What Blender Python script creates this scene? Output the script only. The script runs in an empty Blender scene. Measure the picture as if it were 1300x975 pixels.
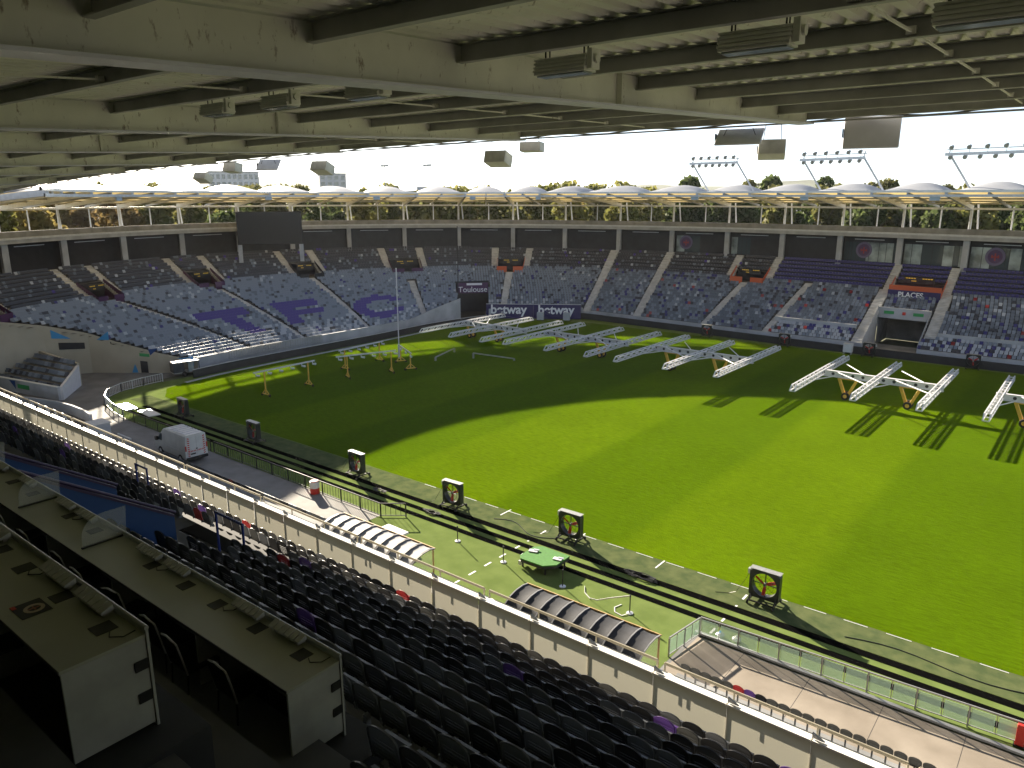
import bpy, math, random
import numpy as np
from mathutils import Vector, Matrix
random.seed(11)
rng = np.random.RandomState(5)
SC = bpy.context.scene
COL = SC.collection

# ------------------------------------------------------------------ camera
PITCH = math.atan2(237.5, 954.0)
YAW = math.atan2(781.0, math.hypot(954.0, 237.5))
FH = Vector((-math.sin(YAW), math.cos(YAW), 0))
RT = Vector((math.cos(YAW), math.sin(YAW), 0))
FW = FH * math.cos(PITCH) + Vector((0, 0, -math.sin(PITCH)))
UP = FH * math.sin(PITCH) + Vector((0, 0, math.cos(PITCH)))
cam_d = bpy.data.cameras.new("camera")
cam = bpy.data.objects.new("camera", cam_d)
COL.objects.link(cam)
cam.matrix_world = Matrix(((RT.x, UP.x, -FW.x, 0), (RT.y, UP.y, -FW.y, 0), (RT.z, UP.z, -FW.z, 22.0), (0, 0, 0, 1)))
cam_d.sensor_width = 36.0
cam_d.lens = 954.0 / 1300.0 * 36.0
cam_d.clip_start = 0.05
cam_d.clip_end = 6000
SC.camera = cam

# ------------------------------------------------------------------ light
SUN_AZ = math.radians(-65.7)      # clockwise from +Y
SUN_EL = math.radians(19.2)
w = bpy.data.worlds.new("World")
SC.world = w
w.use_nodes = True
nt = w.node_tree
sky = nt.nodes.new("ShaderNodeTexSky")
sky.sky_type = 'NISHITA'
sky.sun_disc = False
sky.sun_elevation = SUN_EL
sky.sun_rotation = SUN_AZ
sky.air_density = 0.7
sky.altitude = 1500
sky.dust_density = 0.8
sky.ozone_density = 1.0
bg = nt.nodes["Background"]
hs = nt.nodes.new("ShaderNodeHueSaturation")
hs.inputs["Saturation"].default_value = 0.65
nt.links.new(sky.outputs[0], hs.inputs["Color"])
nt.links.new(hs.outputs[0], bg.inputs[0])
bg.inputs[1].default_value = 0.054
sun_d = bpy.data.lights.new("sun", 'SUN')
sun_d.energy = 5.0
sun_d.angle = math.radians(0.5)
sun_d.color = (1.0, 0.88, 0.70)
sun = bpy.data.objects.new("sun", sun_d)
COL.objects.link(sun)
sdir = Vector((math.sin(SUN_AZ) * math.cos(SUN_EL), math.cos(SUN_AZ) * math.cos(SUN_EL), math.sin(SUN_EL)))
sun.rotation_euler = sdir.to_track_quat('Z', 'Y').to_euler()
SC.view_settings.view_transform = 'Standard'
SC.view_settings.look = 'None'
SC.view_settings.exposure = 2.05
SC.view_settings.gamma = 1.0
SC.view_settings.use_curve_mapping = False
SC.render.engine = 'CYCLES'
SC.cycles.max_bounces = 8
SC.cycles.diffuse_bounces = 4

# ------------------------------------------------------------------ materials
MATS = {}
def mat(name, col, rough=0.7, metal=0.0, var=0.0, scale=4.0, col2=None, bump=0.0, bscale=30.0, spec=0.5, trans=0.0, alpha=None, emit=None, detail=6.0):
    if name in MATS: return MATS[name]
    m = bpy.data.materials.new(name); m.use_nodes = True
    n = m.node_tree.nodes; l = m.node_tree.links
    b = n["Principled BSDF"]
    b.inputs["Base Color"].default_value = (*col, 1)
    b.inputs["Roughness"].default_value = rough
    b.inputs["Metallic"].default_value = metal
    b.inputs["Specular IOR Level"].default_value = spec
    tc = n.new("ShaderNodeTexCoord")
    if var > 0 or col2:
        nz = n.new("ShaderNodeTexNoise"); nz.inputs["Scale"].default_value = scale; nz.inputs["Detail"].default_value = detail
        l.new(tc.outputs["Object"], nz.inputs["Vector"])
        rp = n.new("ShaderNodeValToRGB")
        c2 = col2 if col2 else tuple(c * (1 - var) for c in col)
        c1 = col if col2 else tuple(min(1, c * (1 + var)) for c in col)
        rp.color_ramp.elements[0].color = (*c2, 1); rp.color_ramp.elements[1].color = (*c1, 1)
        rp.color_ramp.elements[0].position = 0.35; rp.color_ramp.elements[1].position = 0.65
        l.new(nz.outputs[0], rp.inputs[0]); l.new(rp.outputs[0], b.inputs["Base Color"])
    if bump > 0:
        nb = n.new("ShaderNodeTexNoise"); nb.inputs["Scale"].default_value = bscale; nb.inputs["Detail"].default_value = 4
        l.new(tc.outputs["Object"], nb.inputs["Vector"])
        bp = n.new("ShaderNodeBump"); bp.inputs["Strength"].default_value = bump; bp.inputs["Distance"].default_value = 0.02
        l.new(nb.outputs[0], bp.inputs["Height"]); l.new(bp.outputs[0], b.inputs["Normal"])
    if trans > 0:
        b.inputs["Transmission Weight"].default_value = trans
        b.inputs["IOR"].default_value = 1.1
    if alpha is not None:
        b.inputs["Alpha"].default_value = alpha
    if emit:
        b.inputs["Emission Color"].default_value = (*emit[0], 1); b.inputs["Emission Strength"].default_value = emit[1]
    MATS[name] = m
    return m

def rust_paint(name, col, stain, rough=0.65):
    m = mat(name, col, rough, var=0.10, scale=0.7)
    n = m.node_tree.nodes; l = m.node_tree.links; b = n["Principled BSDF"]
    src = b.inputs["Base Color"].links[0].from_socket
    tc = n.new("ShaderNodeTexCoord")
    nz = n.new("ShaderNodeTexNoise"); nz.inputs["Scale"].default_value = 4.5; nz.inputs["Detail"].default_value = 8; nz.inputs["Roughness"].default_value = .7
    mp = n.new("ShaderNodeMapping"); mp.inputs["Scale"].default_value = (1, 1.4, 0.55)
    l.new(tc.outputs["Object"], mp.inputs[0]); l.new(mp.outputs[0], nz.inputs["Vector"])
    rp = n.new("ShaderNodeValToRGB"); rp.color_ramp.elements[0].position = .595; rp.color_ramp.elements[1].position = .68
    rp.color_ramp.elements[0].color = (0, 0, 0, 1); rp.color_ramp.elements[1].color = (.8, .8, .8, 1)
    l.new(nz.outputs[0], rp.inputs[0])
    mx = n.new("ShaderNodeMixRGB"); l.new(rp.outputs[0], mx.inputs[0]); l.new(src, mx.inputs[1]); mx.inputs[2].default_value = (*stain, 1)
    l.new(mx.outputs[0], b.inputs["Base Color"])
    return m

def grass_mat():
    m = bpy.data.materials.new("mown_grass"); m.use_nodes = True; MATS["mown_grass"] = m
    n = m.node_tree.nodes; l = m.node_tree.links; b = n["Principled BSDF"]
    b.inputs["Roughness"].default_value = 0.9; b.inputs["Specular IOR Level"].default_value = 0.0
    tc = n.new("ShaderNodeTexCoord")
    sep = n.new("ShaderNodeSeparateXYZ"); l.new(tc.outputs["Object"], sep.inputs[0])
    # mowing stripes across the pitch
    mod = n.new("ShaderNodeMath"); mod.operation = 'SINE'
    mul = n.new("ShaderNodeMath"); mul.operation = 'MULTIPLY'; mul.inputs[1].default_value = math.pi / 11.0
    wob = n.new("ShaderNodeTexNoise"); wob.inputs["Scale"].default_value = 0.15
    l.new(tc.outputs["Object"], wob.inputs["Vector"])
    ad = n.new("ShaderNodeMath"); ad.operation = 'MULTIPLY_ADD'; ad.inputs[1].default_value = 0.8
    l.new(wob.outputs[0], ad.inputs[0]); l.new(sep.outputs[0], ad.inputs[2])
    l.new(ad.outputs[0], mul.inputs[0]); l.new(mul.outputs[0], mod.inputs[0])
    st = n.new("ShaderNodeMapRange"); st.inputs[1].default_value = -0.25; st.inputs[2].default_value = 0.25; st.interpolation_type = 'SMOOTHSTEP'
    l.new(mod.outputs[0], st.inputs[0])
    mx = n.new("ShaderNodeMixRGB"); l.new(st.outputs[0], mx.inputs[0])
    mx.inputs[1].default_value = (0.066, 0.118, 0.0024, 1); mx.inputs[2].default_value = (0.085, 0.142, 0.003, 1)
    big = n.new("ShaderNodeTexNoise"); big.inputs["Scale"].default_value = 0.09; big.inputs["Detail"].default_value = 5; big.inputs["Roughness"].default_value = .6
    l.new(tc.outputs["Object"], big.inputs["Vector"])
    fin = n.new("ShaderNodeTexNoise"); fin.inputs["Scale"].default_value = 3.2; fin.inputs["Detail"].default_value = 8; fin.inputs["Roughness"].default_value = .75
    mpf = n.new("ShaderNodeMapping"); mpf.inputs["Scale"].default_value = (0.35, 1.6, 1); l.new(tc.outputs["Object"], mpf.inputs[0]); l.new(mpf.outputs[0], fin.inputs["Vector"])
    m1 = n.new("ShaderNodeMapRange"); m1.inputs[1].default_value = .3; m1.inputs[2].default_value = .7; m1.inputs[3].default_value = .90; m1.inputs[4].default_value = 1.10; l.new(big.outputs[0], m1.inputs[0])
    m2 = n.new("ShaderNodeMapRange"); m2.inputs[1].default_value = .25; m2.inputs[2].default_value = .75; m2.inputs[3].default_value = .64; m2.inputs[4].default_value = 1.36; l.new(fin.outputs[0], m2.inputs[0])
    mm = n.new("ShaderNodeMath"); mm.operation = 'MULTIPLY'; l.new(m1.outputs[0], mm.inputs[0]); l.new(m2.outputs[0], mm.inputs[1])
    vm = n.new("ShaderNodeVectorMath"); vm.operation = 'SCALE'; l.new(mx.outputs[0], vm.inputs[0]); l.new(mm.outputs[0], vm.inputs["Scale"])
    # worn straw patches
    wr = n.new("ShaderNodeTexNoise"); wr.inputs["Scale"].default_value = 0.35; wr.inputs["Detail"].default_value = 9; wr.inputs["Roughness"].default_value = .7
    l.new(tc.outputs["Object"], wr.inputs["Vector"])
    wrr = n.new("ShaderNodeMapRange"); wrr.inputs[1].default_value = .58; wrr.inputs[2].default_value = .78; wrr.inputs[4].default_value = .35; l.new(wr.outputs[0], wrr.inputs[0])
    mx2 = n.new("ShaderNodeMixRGB"); l.new(wrr.outputs[0], mx2.inputs[0]); l.new(vm.outputs[0], mx2.inputs[1]); mx2.inputs[2].default_value = (0.098, 0.135, 0.012, 1)
    l.new(mx2.outputs[0], b.inputs["Base Color"])
    nb = n.new("ShaderNodeTexNoise"); nb.inputs["Scale"].default_value = 9; nb.inputs["Detail"].default_value = 6
    l.new(tc.outputs["Object"], nb.inputs["Vector"])
    bp = n.new("ShaderNodeBump"); bp.inputs["Strength"].default_value = .35; bp.inputs["Distance"].default_value = 0.05
    l.new(nb.outputs[0], bp.inputs["Height"]); l.new(bp.outputs[0], b.inputs["Normal"])
    return m

def membrane_mat():
    m = bpy.data.materials.new("roof_fabric"); m.use_nodes = True; MATS["roof_fabric"] = m
    n = m.node_tree.nodes; l = m.node_tree.links
    b = n["Principled BSDF"]; b.inputs["Base Color"].default_value = (.50, .52, .56, 1); b.inputs["Roughness"].default_value = .45
    tr = n.new("ShaderNodeBsdfTranslucent"); tr.inputs[0].default_value = (.74, .56, .22, 1)
    mx = n.new("ShaderNodeMixShader"); mx.inputs[0].default_value = .27
    l.new(b.outputs[0], mx.inputs[1]); l.new(tr.outputs[0], mx.inputs[2])
    l.new(mx.outputs[0], n["Material Output"].inputs[0])
    return m

def seat_mat(name, col, rough, tl=.4):
    m = bpy.data.materials.new(name); m.use_nodes = True; MATS[name] = m
    n = m.node_tree.nodes; l = m.node_tree.links
    b = n["Principled BSDF"]; b.inputs["Base Color"].default_value = (*col, 1); b.inputs["Roughness"].default_value = rough
    tr = n.new("ShaderNodeBsdfTranslucent"); tr.inputs[0].default_value = (*[min(1, c * 1.7 + .20) for c in col], 1)
    mx = n.new("ShaderNodeMixShader"); mx.inputs[0].default_value = tl
    l.new(b.outputs[0], mx.inputs[1]); l.new(tr.outputs[0], mx.inputs[2]); l.new(mx.outputs[0], n["Material Output"].inputs[0])
    return m

def parapet_mat():
    m = bpy.data.materials.new("parapet_panel"); m.use_nodes = True; MATS["parapet_panel"] = m
    n = m.node_tree.nodes; l = m.node_tree.links
    b = n["Principled BSDF"]; b.inputs["Base Color"].default_value = (.60, .58, .50, 1); b.inputs["Roughness"].default_value = .6
    tr = n.new("ShaderNodeBsdfTranslucent"); tr.inputs[0].default_value = (.54, .52, .43, 1)
    mx = n.new("ShaderNodeMixShader"); mx.inputs[0].default_value = .26
    l.new(b.outputs[0], mx.inputs[1]); l.new(tr.outputs[0], mx.inputs[2]); l.new(mx.outputs[0], n["Material Output"].inputs[0])
    return m

def leaf_mat(name, c, c2):
    m = bpy.data.materials.new(name); m.use_nodes = True; MATS[name] = m
    n = m.node_tree.nodes; l = m.node_tree.links
    b = n["Principled BSDF"]; b.inputs["Roughness"].default_value = .7; b.inputs["Specular IOR Level"].default_value = .2
    tc = n.new("ShaderNodeTexCoord"); nz = n.new("ShaderNodeTexNoise"); nz.inputs["Scale"].default_value = .5; l.new(tc.outputs["Object"], nz.inputs["Vector"])
    rp = n.new("ShaderNodeValToRGB"); rp.color_ramp.elements[0].color = (*c, 1); rp.color_ramp.elements[1].color = (*c2, 1)
    rp.color_ramp.elements[0].position = .38; rp.color_ramp.elements[1].position = .62
    l.new(nz.outputs[0], rp.inputs[0]); l.new(rp.outputs[0], b.inputs["Base Color"])
    tr = n.new("ShaderNodeBsdfTranslucent"); l.new(rp.outputs[0], tr.inputs[0])
    mx = n.new("ShaderNodeMixShader"); mx.inputs[0].default_value = .4
    l.new(b.outputs[0], mx.inputs[1]); l.new(tr.outputs[0], mx.inputs[2]); l.new(mx.outputs[0], n["Material Output"].inputs[0])
    return m

GRASS = grass_mat(); FABRIC = membrane_mat()
M = dict(
    ground=mat("earth_and_lawn", (.10, .11, .06), .95, var=.4, scale=.02),
    turf=mat("synthetic_turf", (.155, .205, .065), .9, col2=(.12, .165, .05), spec=0.0, scale=.8, bump=.3, bscale=40),
    strip=mat("darker_synthetic_turf", (.115, .135, .06), .9, col2=(.07, .095, .042), spec=0.0, scale=1.3, bump=.3, bscale=25),
    rubber=mat("black_rubber", (.004, .004, .004), .95, spec=0.0),
    pave=mat("beige_paving", (.32, .275, .225), .85, col2=(.22, .185, .145), scale=.45, bump=.15, bscale=12),
    road=mat("grey_concrete_road", (.20, .20, .20), .85, col2=(.14, .14, .14), scale=.5, bump=.1),
    conc=mat("grey_concrete", (.24, .245, .25), .85, var=.22, scale=.6, bump=.2, bscale=8),
    concd=mat("dark_concrete", (.085, .085, .09), .9, var=.3, scale=.6),
    concl=mat("pale_concrete", (.42, .43, .45), .8, var=.15, scale=.5, bump=.15, bscale=8),
    stair=mat("pale_stair_concrete", (.50, .50, .49), .85, var=.15, scale=1.2),
    beige=mat("beige_render", (.46, .42, .33), .8, col2=(.40, .36, .28), scale=.35, bump=.1, bscale=10),
    white=mat("white_paint", (.66, .66, .68), .5, var=.05, scale=2),
    cap=mat("white_metal_coping", (.80, .79, .76), .28, var=.04, scale=2),
    steelw=mat("pale_steel", (.58, .60, .63), .4, var=.08, scale=2),
    alu=mat("aluminium", (.65, .66, .68), .35, metal=.6, var=.08, scale=5),
    galv=mat("galvanised_steel", (.40, .40, .39), .45, metal=.5, var=.12, scale=6),
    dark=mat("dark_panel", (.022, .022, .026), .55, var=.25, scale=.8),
    black=mat("black_plastic", (.012, .012, .013), .45),
    blackm=mat("black_metal", (.02, .02, .02), .4, metal=.3),
    yellow=mat("yellow_paint", (.68, .42, .06), .5, var=.1, scale=3),
    rubbert=mat("tyre_rubber", (.02, .018, .016), .85),
    red=mat("red_paint", (.55, .03, .02), .5),
    orange=mat("orange_panel", (.60, .12, .04), .6),
    purple=mat("purple_panel", (.045, .028, .09), .6),
    plum=mat("plum_panel", (.08, .03, .09), .6),
    navy=mat("navy_board", (.030, .022, .10), .5),
    blue=mat("blue_panel", (.008, .055, .22), .5, var=.06, scale=1.5),
    bluem=mat("blue_handrail", (.02, .04, .25), .4),
    sky_blue=mat("blue_triangle_paint", (.05, .28, .58), .6),
    green=mat("green_sign", (.04, .30, .09), .5),
    amber=mat("amber_lettering", (.75, .50, .05), .5, emit=((1, .65, .05), .05)),
    lettering=mat("white_lettering", (.80, .80, .82), .5),
    purlin=mat("grey_purlin_paint", (.44, .44, .41), .6, var=.15, scale=1.5),
    deck=rust_paint("cream_roof_sheet", (.80, .79, .68), (.26, .22, .15)),
    girder=rust_paint("cream_girder_paint", (.82, .81, .72), (.20, .13, .08)),
    flange=mat("mauve_flange_paint", (.70, .69, .78), .45, var=.08, scale=1),
    desk=mat("cream_laminate", (.33, .33, .25), .45, var=.06, scale=1.2),
    deskp=mat("grey_laminate", (.34, .34, .30), .5, var=.14, scale=2.2),
    deskt=mat("black_desk_plate", (.03, .03, .028), .6),
    sockets=mat("grey_socket_strip", (.42, .41, .38), .35),
    glass=mat("clear_acrylic", (.80, .82, .82), .06, alpha=.16),
    fglass=mat("fence_glass", (.55, .70, .60), .08, alpha=.45),
    window=mat("window_glass", (.06, .08, .09), .05, metal=.0, spec=.9),
    windowl=mat("pale_window_glass", (.33, .38, .38), .06, var=.5, scale=.5, spec=.9),
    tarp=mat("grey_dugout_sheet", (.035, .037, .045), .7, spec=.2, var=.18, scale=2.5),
    tarp_sheen=mat("sun_sheen_dugout_sheet", (.24, .24, .25), .55, var=.15, scale=2.5),  # sun's reflection on the left dugout is put into this paler colour
    rib=mat("dugout_rib", (.28, .28, .29), .35),
    ribd=mat("dark_dugout_rib", (.05, .05, .06), .5),
    vanw=mat("van_paint", (.62, .63, .64), .32, var=.08, scale=1.2),
    wood=mat("varnished_wood", (.45, .30, .12), .5, var=.2, scale=5),
    baize=mat("green_carpet", (.05, .19, .025), .9, var=.12, scale=6),
    bark=mat("bark", (.09, .065, .045), .9, var=.3, scale=3),
    heater=mat("heater_enamel", (.80, .79, .72), .45, var=.08, scale=4),
    cabgrey=mat("cabinet_grey", (.60, .59, .53), .6, var=.1, scale=3),
    chairst=mat("chair_steel", (.45, .45, .44), .35),
    fac=mat("pale_facade", (.55, .56, .58), .7, var=.08, scale=.2),
    facb=mat("grey_facade", (.40, .42, .45), .7, var=.08, scale=.2),
)
LEAF = [leaf_mat("autumn_gold_leaves", (.20, .165, .05), (.30, .23, .075)), leaf_mat("dark_green_leaves", (.07, .095, .035), (.11, .14, .045)),
        leaf_mat("olive_leaves", (.12, .13, .045), (.20, .19, .06)), leaf_mat("yellow_green_leaves", (.15, .165, .045), (.24, .225, .065)),
        leaf_mat("rust_leaves", (.16, .12, .05), (.24, .17, .07))]  # leaf colours paled and greyed to carry the distance haze

# ------------------------------------------------------------------ mesh helpers
class MB:
    def __init__(s): s.v = []; s.f = []; s.m = []
    def add(s, vs, fs, mi=0):
        b = len(s.v); s.v.extend([tuple(p) for p in vs]); s.f.extend([tuple(i + b for i in f) for f in fs]); s.m.extend([mi] * len(fs)); return s
    def box(s, x0, x1, y0, y1, z0, z1, mi=0):
        vs = [(x0, y0, z0), (x1, y0, z0), (x1, y1, z0), (x0, y1, z0), (x0, y0, z1), (x1, y0, z1), (x1, y1, z1), (x0, y1, z1)]
        return s.add(vs, [(0, 3, 2, 1), (4, 5, 6, 7), (0, 1, 5, 4), (1, 2, 6, 5), (2, 3, 7, 6), (3, 0, 4, 7)], mi)
    def beam(s, p, q, wd, ht, mi=0, up=(0, 0, 1)):
        p = Vector(p); q = Vector(q); d = (q - p); d.normalize(); u = Vector(up)
        sd = d.cross(u)
        if sd.length < 1e-4: sd = d.cross(Vector((1, 0, 0)))
        sd.normalize(); u2 = sd.cross(d); u2.normalize()
        a = sd * wd / 2; b = u2 * ht / 2
        vs = [p - a - b, p + a - b, p + a + b, p - a + b, q - a - b, q + a - b, q + a + b, q - a + b]
        return s.add(vs, [(0, 1, 2, 3), (7, 6, 5, 4), (0, 4, 5, 1), (1, 5, 6, 2), (2, 6, 7, 3), (3, 7, 4, 0)], mi)
    def tube(s, p, q, r, n=8, mi=0, r2=None, caps=True):
        p = Vector(p); q = Vector(q); d = (q - p)
        if d.length < 1e-6: return s
        d.normalize(); a = d.orthogonal().normalized(); b = d.cross(a); r2 = r if r2 is None else r2
        vs = []
        for k in range(n):
            c = math.cos(2 * math.pi * k / n); e = math.sin(2 * math.pi * k / n); vs.append(p + (a * c + b * e) * r)
        for k in range(n):
            c = math.cos(2 * math.pi * k / n); e = math.sin(2 * math.pi * k / n); vs.append(q + (a * c + b * e) * r2)
        fs = [(k, (k + 1) % n, n + (k + 1) % n, n + k) for k in range(n)]
        if caps: fs += [tuple(reversed(range(n))), tuple(range(n, 2 * n))]
        return s.add(vs, fs, mi)
    def path(s, pts, r, n=6, mi=0):
        for a, b in zip(pts[:-1], pts[1:]): s.tube(a, b, r, n, mi)
        return s
    def prism(s, poly, d, mi=0):
        d = Vector(d); n = len(poly); P = [Vector(p) for p in poly]
        vs = P + [p + d for p in P]
        return s.add(vs, [tuple(reversed(range(n))), tuple(range(n, 2 * n))] + [(k, (k + 1) % n, n + (k + 1) % n, n + k) for k in range(n)], mi)
    def strip(s, A, B, mi=0):
        n = len(A); return s.add(list(A) + list(B), [(i, i + 1, n + i + 1, n + i) for i in range(n - 1)], mi)
    def ring(s, c, ax, r0, r1, dep, n=24, mi=0):
        c = Vector(c); ax = Vector(ax).normalized(); a = ax.orthogonal().normalized(); b = ax.cross(a); vs = []
        for (r, o) in ((r0, 0), (r1, 0), (r1, dep), (r0, dep)):
            for k in range(n):
                t = 2 * math.pi * k / n; vs.append(c + (a * math.cos(t) + b * math.sin(t)) * r + ax * o)
        fs = []
        for j in range(4):
            for k in range(n):
                j2 = (j + 1) % 4; fs.append((j * n + k, j * n + (k + 1) % n, j2 * n + (k + 1) % n, j2 * n + k))
        return s.add(vs, fs, mi)
    def ball(s, c, r, n=8, mi=0, sz=1.0):
        c = Vector(c); vs = []; fs = []; h = n // 2
        for i in range(h + 1):
            th = math.pi * i / h
            for k in range(n):
                ph = 2 * math.pi * k / n; vs.append(c + Vector((math.sin(th) * math.cos(ph) * r, math.sin(th) * math.sin(ph) * r, math.cos(th) * r * sz)))
        for i in range(h):
            for k in range(n): fs.append((i * n + k, i * n + (k + 1) % n, (i + 1) * n + (k + 1) % n, (i + 1) * n + k))
        return s.add(vs, fs, mi)
    def build(s, name, mats, parent=None, smooth=False, bevel=0.0):
        me = bpy.data.meshes.new(name)
        me.from_pydata([tuple(p) for p in s.v], [], s.f); me.update()
        if not isinstance(mats, (list, tuple)): mats = [mats]
        for m in mats: me.materials.append(m)
        if len(mats) > 1: me.polygons.foreach_set("material_index", s.m)
        if smooth: me.polygons.foreach_set("use_smooth", [True] * len(me.polygons))
        o = bpy.data.objects.new(name, me); COL.objects.link(o)
        if parent: o.parent = parent
        if bevel > 0:
            bv = o.modifiers.new("bevel", 'BEVEL'); bv.width = bevel; bv.segments = 2; bv.limit_method = 'ANGLE'
        return o

def tag(o, label=None, cat=None, group=None, kind=None):
    if label: o["label"] = label
    if cat: o["category"] = cat
    if group: o["group"] = group
    if kind: o["kind"] = kind
    return o
def thing(name, label, cat, loc=(0, 0, 0), rz=0.0, group=None):
    o = bpy.data.objects.new(name, None); COL.objects.link(o); o.location = loc; o.rotation_euler = (0, 0, rz); o.empty_display_size = .3
    return tag(o, label, cat, group)
def dup(root, loc, rz=None, label=None, group=None):
    r = root.copy(); COL.objects.link(r); r.location = loc
    if rz is not None: r.rotation_euler = (0, 0, rz)
    if label: r["label"] = label
    if group: r["group"] = group
    for ch in list(root.children):
        c = ch.copy(); COL.objects.link(c); c.parent = r
        for g in list(ch.children):
            d = g.copy(); COL.objects.link(d); d.parent = c
    return r
def text(name, body, size, m, parent, origin, xdir, ydir, ext=0.02, align='CENTER', bold=0.0):
    cu = bpy.data.curves.new(name, 'FONT'); cu.body = body; cu.size = size; cu.extrude = ext; cu.align_x = align; cu.align_y = 'CENTER'; cu.offset = bold
    o = bpy.data.objects.new(name, cu); COL.objects.link(o)
    dg = bpy.context.evaluated_depsgraph_get(); me = bpy.data.meshes.new_from_object(o.evaluated_get(dg))
    bpy.data.objects.remove(o)
    t = bpy.data.objects.new(name, me); COL.objects.link(t); me.materials.clear(); me.materials.append(m)
    x = Vector(xdir).normalized(); y = Vector(ydir).normalized(); z = x.cross(y)
    t.matrix_world = Matrix(((x.x, y.x, z.x, origin[0]), (x.y, y.y, z.y, origin[1]), (x.z, y.z, z.z, origin[2]), (0, 0, 0, 1)))
    if parent:
        t.parent = parent
        bpy.context.view_layer.update()
        t.matrix_parent_inverse = parent.matrix_world.inverted()
    return t

# ================================================================== SETTING
def sheet(name, poly, z, m):
    b = MB(); n = len(poly); b.add([(x, y, z) for x, y in poly], [tuple(range(n))])
    return tag(b.build(name, m), kind='structure')
sheet("ground", [(-1000, -1000), (1000, -1000), (1000, 1000), (-1000, 1000)], -0.06, M['ground'])
sheet("service_road", [(-140, -20), (60, -20), (60, 33.0), (-76, 33.0), (-84, 34), (-88, 37), (-90, 40.5), (-92, 52), (-140, 60)], 0.0, M['road'])
sheet("walkway", [(-76, 24.0), (-38.2, 24.0), (-38.2, 33.0), (-76, 33.0)], 0.008, mat("shaded_paving", (.27, .26, .25), .85, col2=(.21, .20, .19), scale=.7, bump=.15))  # shade over this stretch is put into the greyer paving colour
sheet("paved_walkway", [(-14.2, 24.0), (40, 24.0), (40, 33.3), (-13.9, 32.9)], 0.008, M['pave'])
# synthetic surround, darker strip beside the grass, grass
arc = [(-76, 33.05), (-80, 33.4), (-84, 34.3), (-86.6, 35.8), (-88.2, 38), (-89, 41), (-89.6, 60)]
sheet("synthetic_surround", [(-38.2, 26), (-14.2, 26), (-14.2, 33.4), (45, 33.4), (45, 120), (-78, 120), (-92, 105), (-92, 60)] + list(reversed(arc)) + [(-38.2, 33.05)], 0.004, M['turf'])
sheet("darker_strip", [(-84, 37.0), (45, 37.0), (45, 39.5), (-84, 39.2)], 0.008, M['strip'])
gr = [(45, 39.5)] + [(x, 39.4 - .2 * (i % 2) * .3) for i, x in enumerate(range(40, -80, -4))] + [(-82, 40), (-85.5, 42), (-87, 46), (-87.6, 60), (-88.2, 80), (-88.2, 95), (-85.5, 104), (-80, 110.5), (-72, 113.6), (-45, 113.4), (0, 113), (45, 112.6)]
sheet("pitch", gr, 0.012, GRASS)
for i, (y0, y1) in enumerate(((36.40, 36.95), (35.42, 35.88), (34.48, 34.94))):
    b = MB(); b.box(-83 if i else -80, 45, y0, y1, 0.009, 0.022)
    tag(b.build("drain_mat", M['rubber']), ["black rubber matting strip nearest the grass along the touchline", "middle black rubber matting strip on the synthetic turf beside the pitch", "black rubber matting strip farthest from the grass, nearest the dugouts"][i], "rubber mat", "black strips along the touchline")
# painted marks
b = MB()
for x in (-27.5, -13.55):
    for y in np.arange(29.0 if x < -20 else 33.6, 39, 1.45): b.box(x - .06, x + .06, y, y + .62, .004, .0125)
for x in np.arange(-40, 40, 2.1): b.box(x, x + 1.2, 39.27, 39.31, .0, .0165)
for (x, y) in ((-31.6, 39.1), (-25.2, 39.1), (-19.2, 38.9)): b.box(x, x + .09, y - .7, y + .5, .0, .017)
tag(b.build("painted_lines", M['lettering']), kind='structure')

# ================================================================== RING GRANDSTAND
Rp = [(-92, 17), (-103, 22), (-113.5, 29.5), (-121.3, 39.0), (-126.6, 48.8), (-130.9, 59.8), (-133.2, 71.3), (-133.6, 83.1), (-131.8, 94.0), (-127.1, 104.8), (-120.3, 114.3), (-111.8, 122.3), (-101.9, 128.6), (-91.5, 133.1), (-80.3, 136.3), (-69.3, 138.1), (-58.2, 138.9), (-47.6, 138.4), (-37.3, 137.2), (-27.6, 135.5), (-18.0, 133.6), (-8.3, 132.0), (1.8, 130.5), (12.0, 129.2), (22, 128)]
Bp = [(-84, 19), (-86, 27), (-87.6, 34.5), (-89, 41), (-90.2, 47.5), (-90.8, 54), (-91, 60.5), (-91, 67.5), (-91, 75), (-91.2, 83), (-91.5, 92), (-90.6, 101.5), (-88, 108.5), (-83.5, 114), (-76.5, 117.4), (-65, 117.2), (-54.5, 116.6), (-45.5, 116), (-36.5, 115.5), (-27.3, 115.2), (-18, 115), (-8.5, 115), (1, 115), (11, 115), (21, 115)]
OFF = 3
def cr(P, s):
    s = s + OFF; i = int(math.floor(s)); i = min(max(i, 0), len(P) - 2); f = s - i
    p0 = P[max(i - 1, 0)]; p1 = P[i]; p2 = P[i + 1]; p3 = P[min(i + 2, len(P) - 1)]
    return tuple(.5 * (2 * p1[k] + (p2[k] - p0[k]) * f + (2 * p0[k] - 5 * p1[k] + 4 * p2[k] - p3[k]) * f * f + (3 * p1[k] - p0[k] - 3 * p2[k] + p3[k]) * f ** 3) for k in (0, 1))
Z0, ZT = 1.2, 11.3
def S(s, t, dz=0.0):
    r = cr(Rp, s); b_ = cr(Bp, s)
    return Vector((b_[0] + (r[0] - b_[0]) * t, b_[1] + (r[1] - b_[1]) * t, Z0 + (ZT - Z0) * t + dz))
def RO(s, off, z):     # point on the ring line, pushed off metres outwards (- inwards)
    r = Vector(cr(Rp, s)); b_ = Vector(cr(Bp, s)); n = (r - b_).normalized(); p = r + n * off
    return Vector((p.x, p.y, z))
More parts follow.
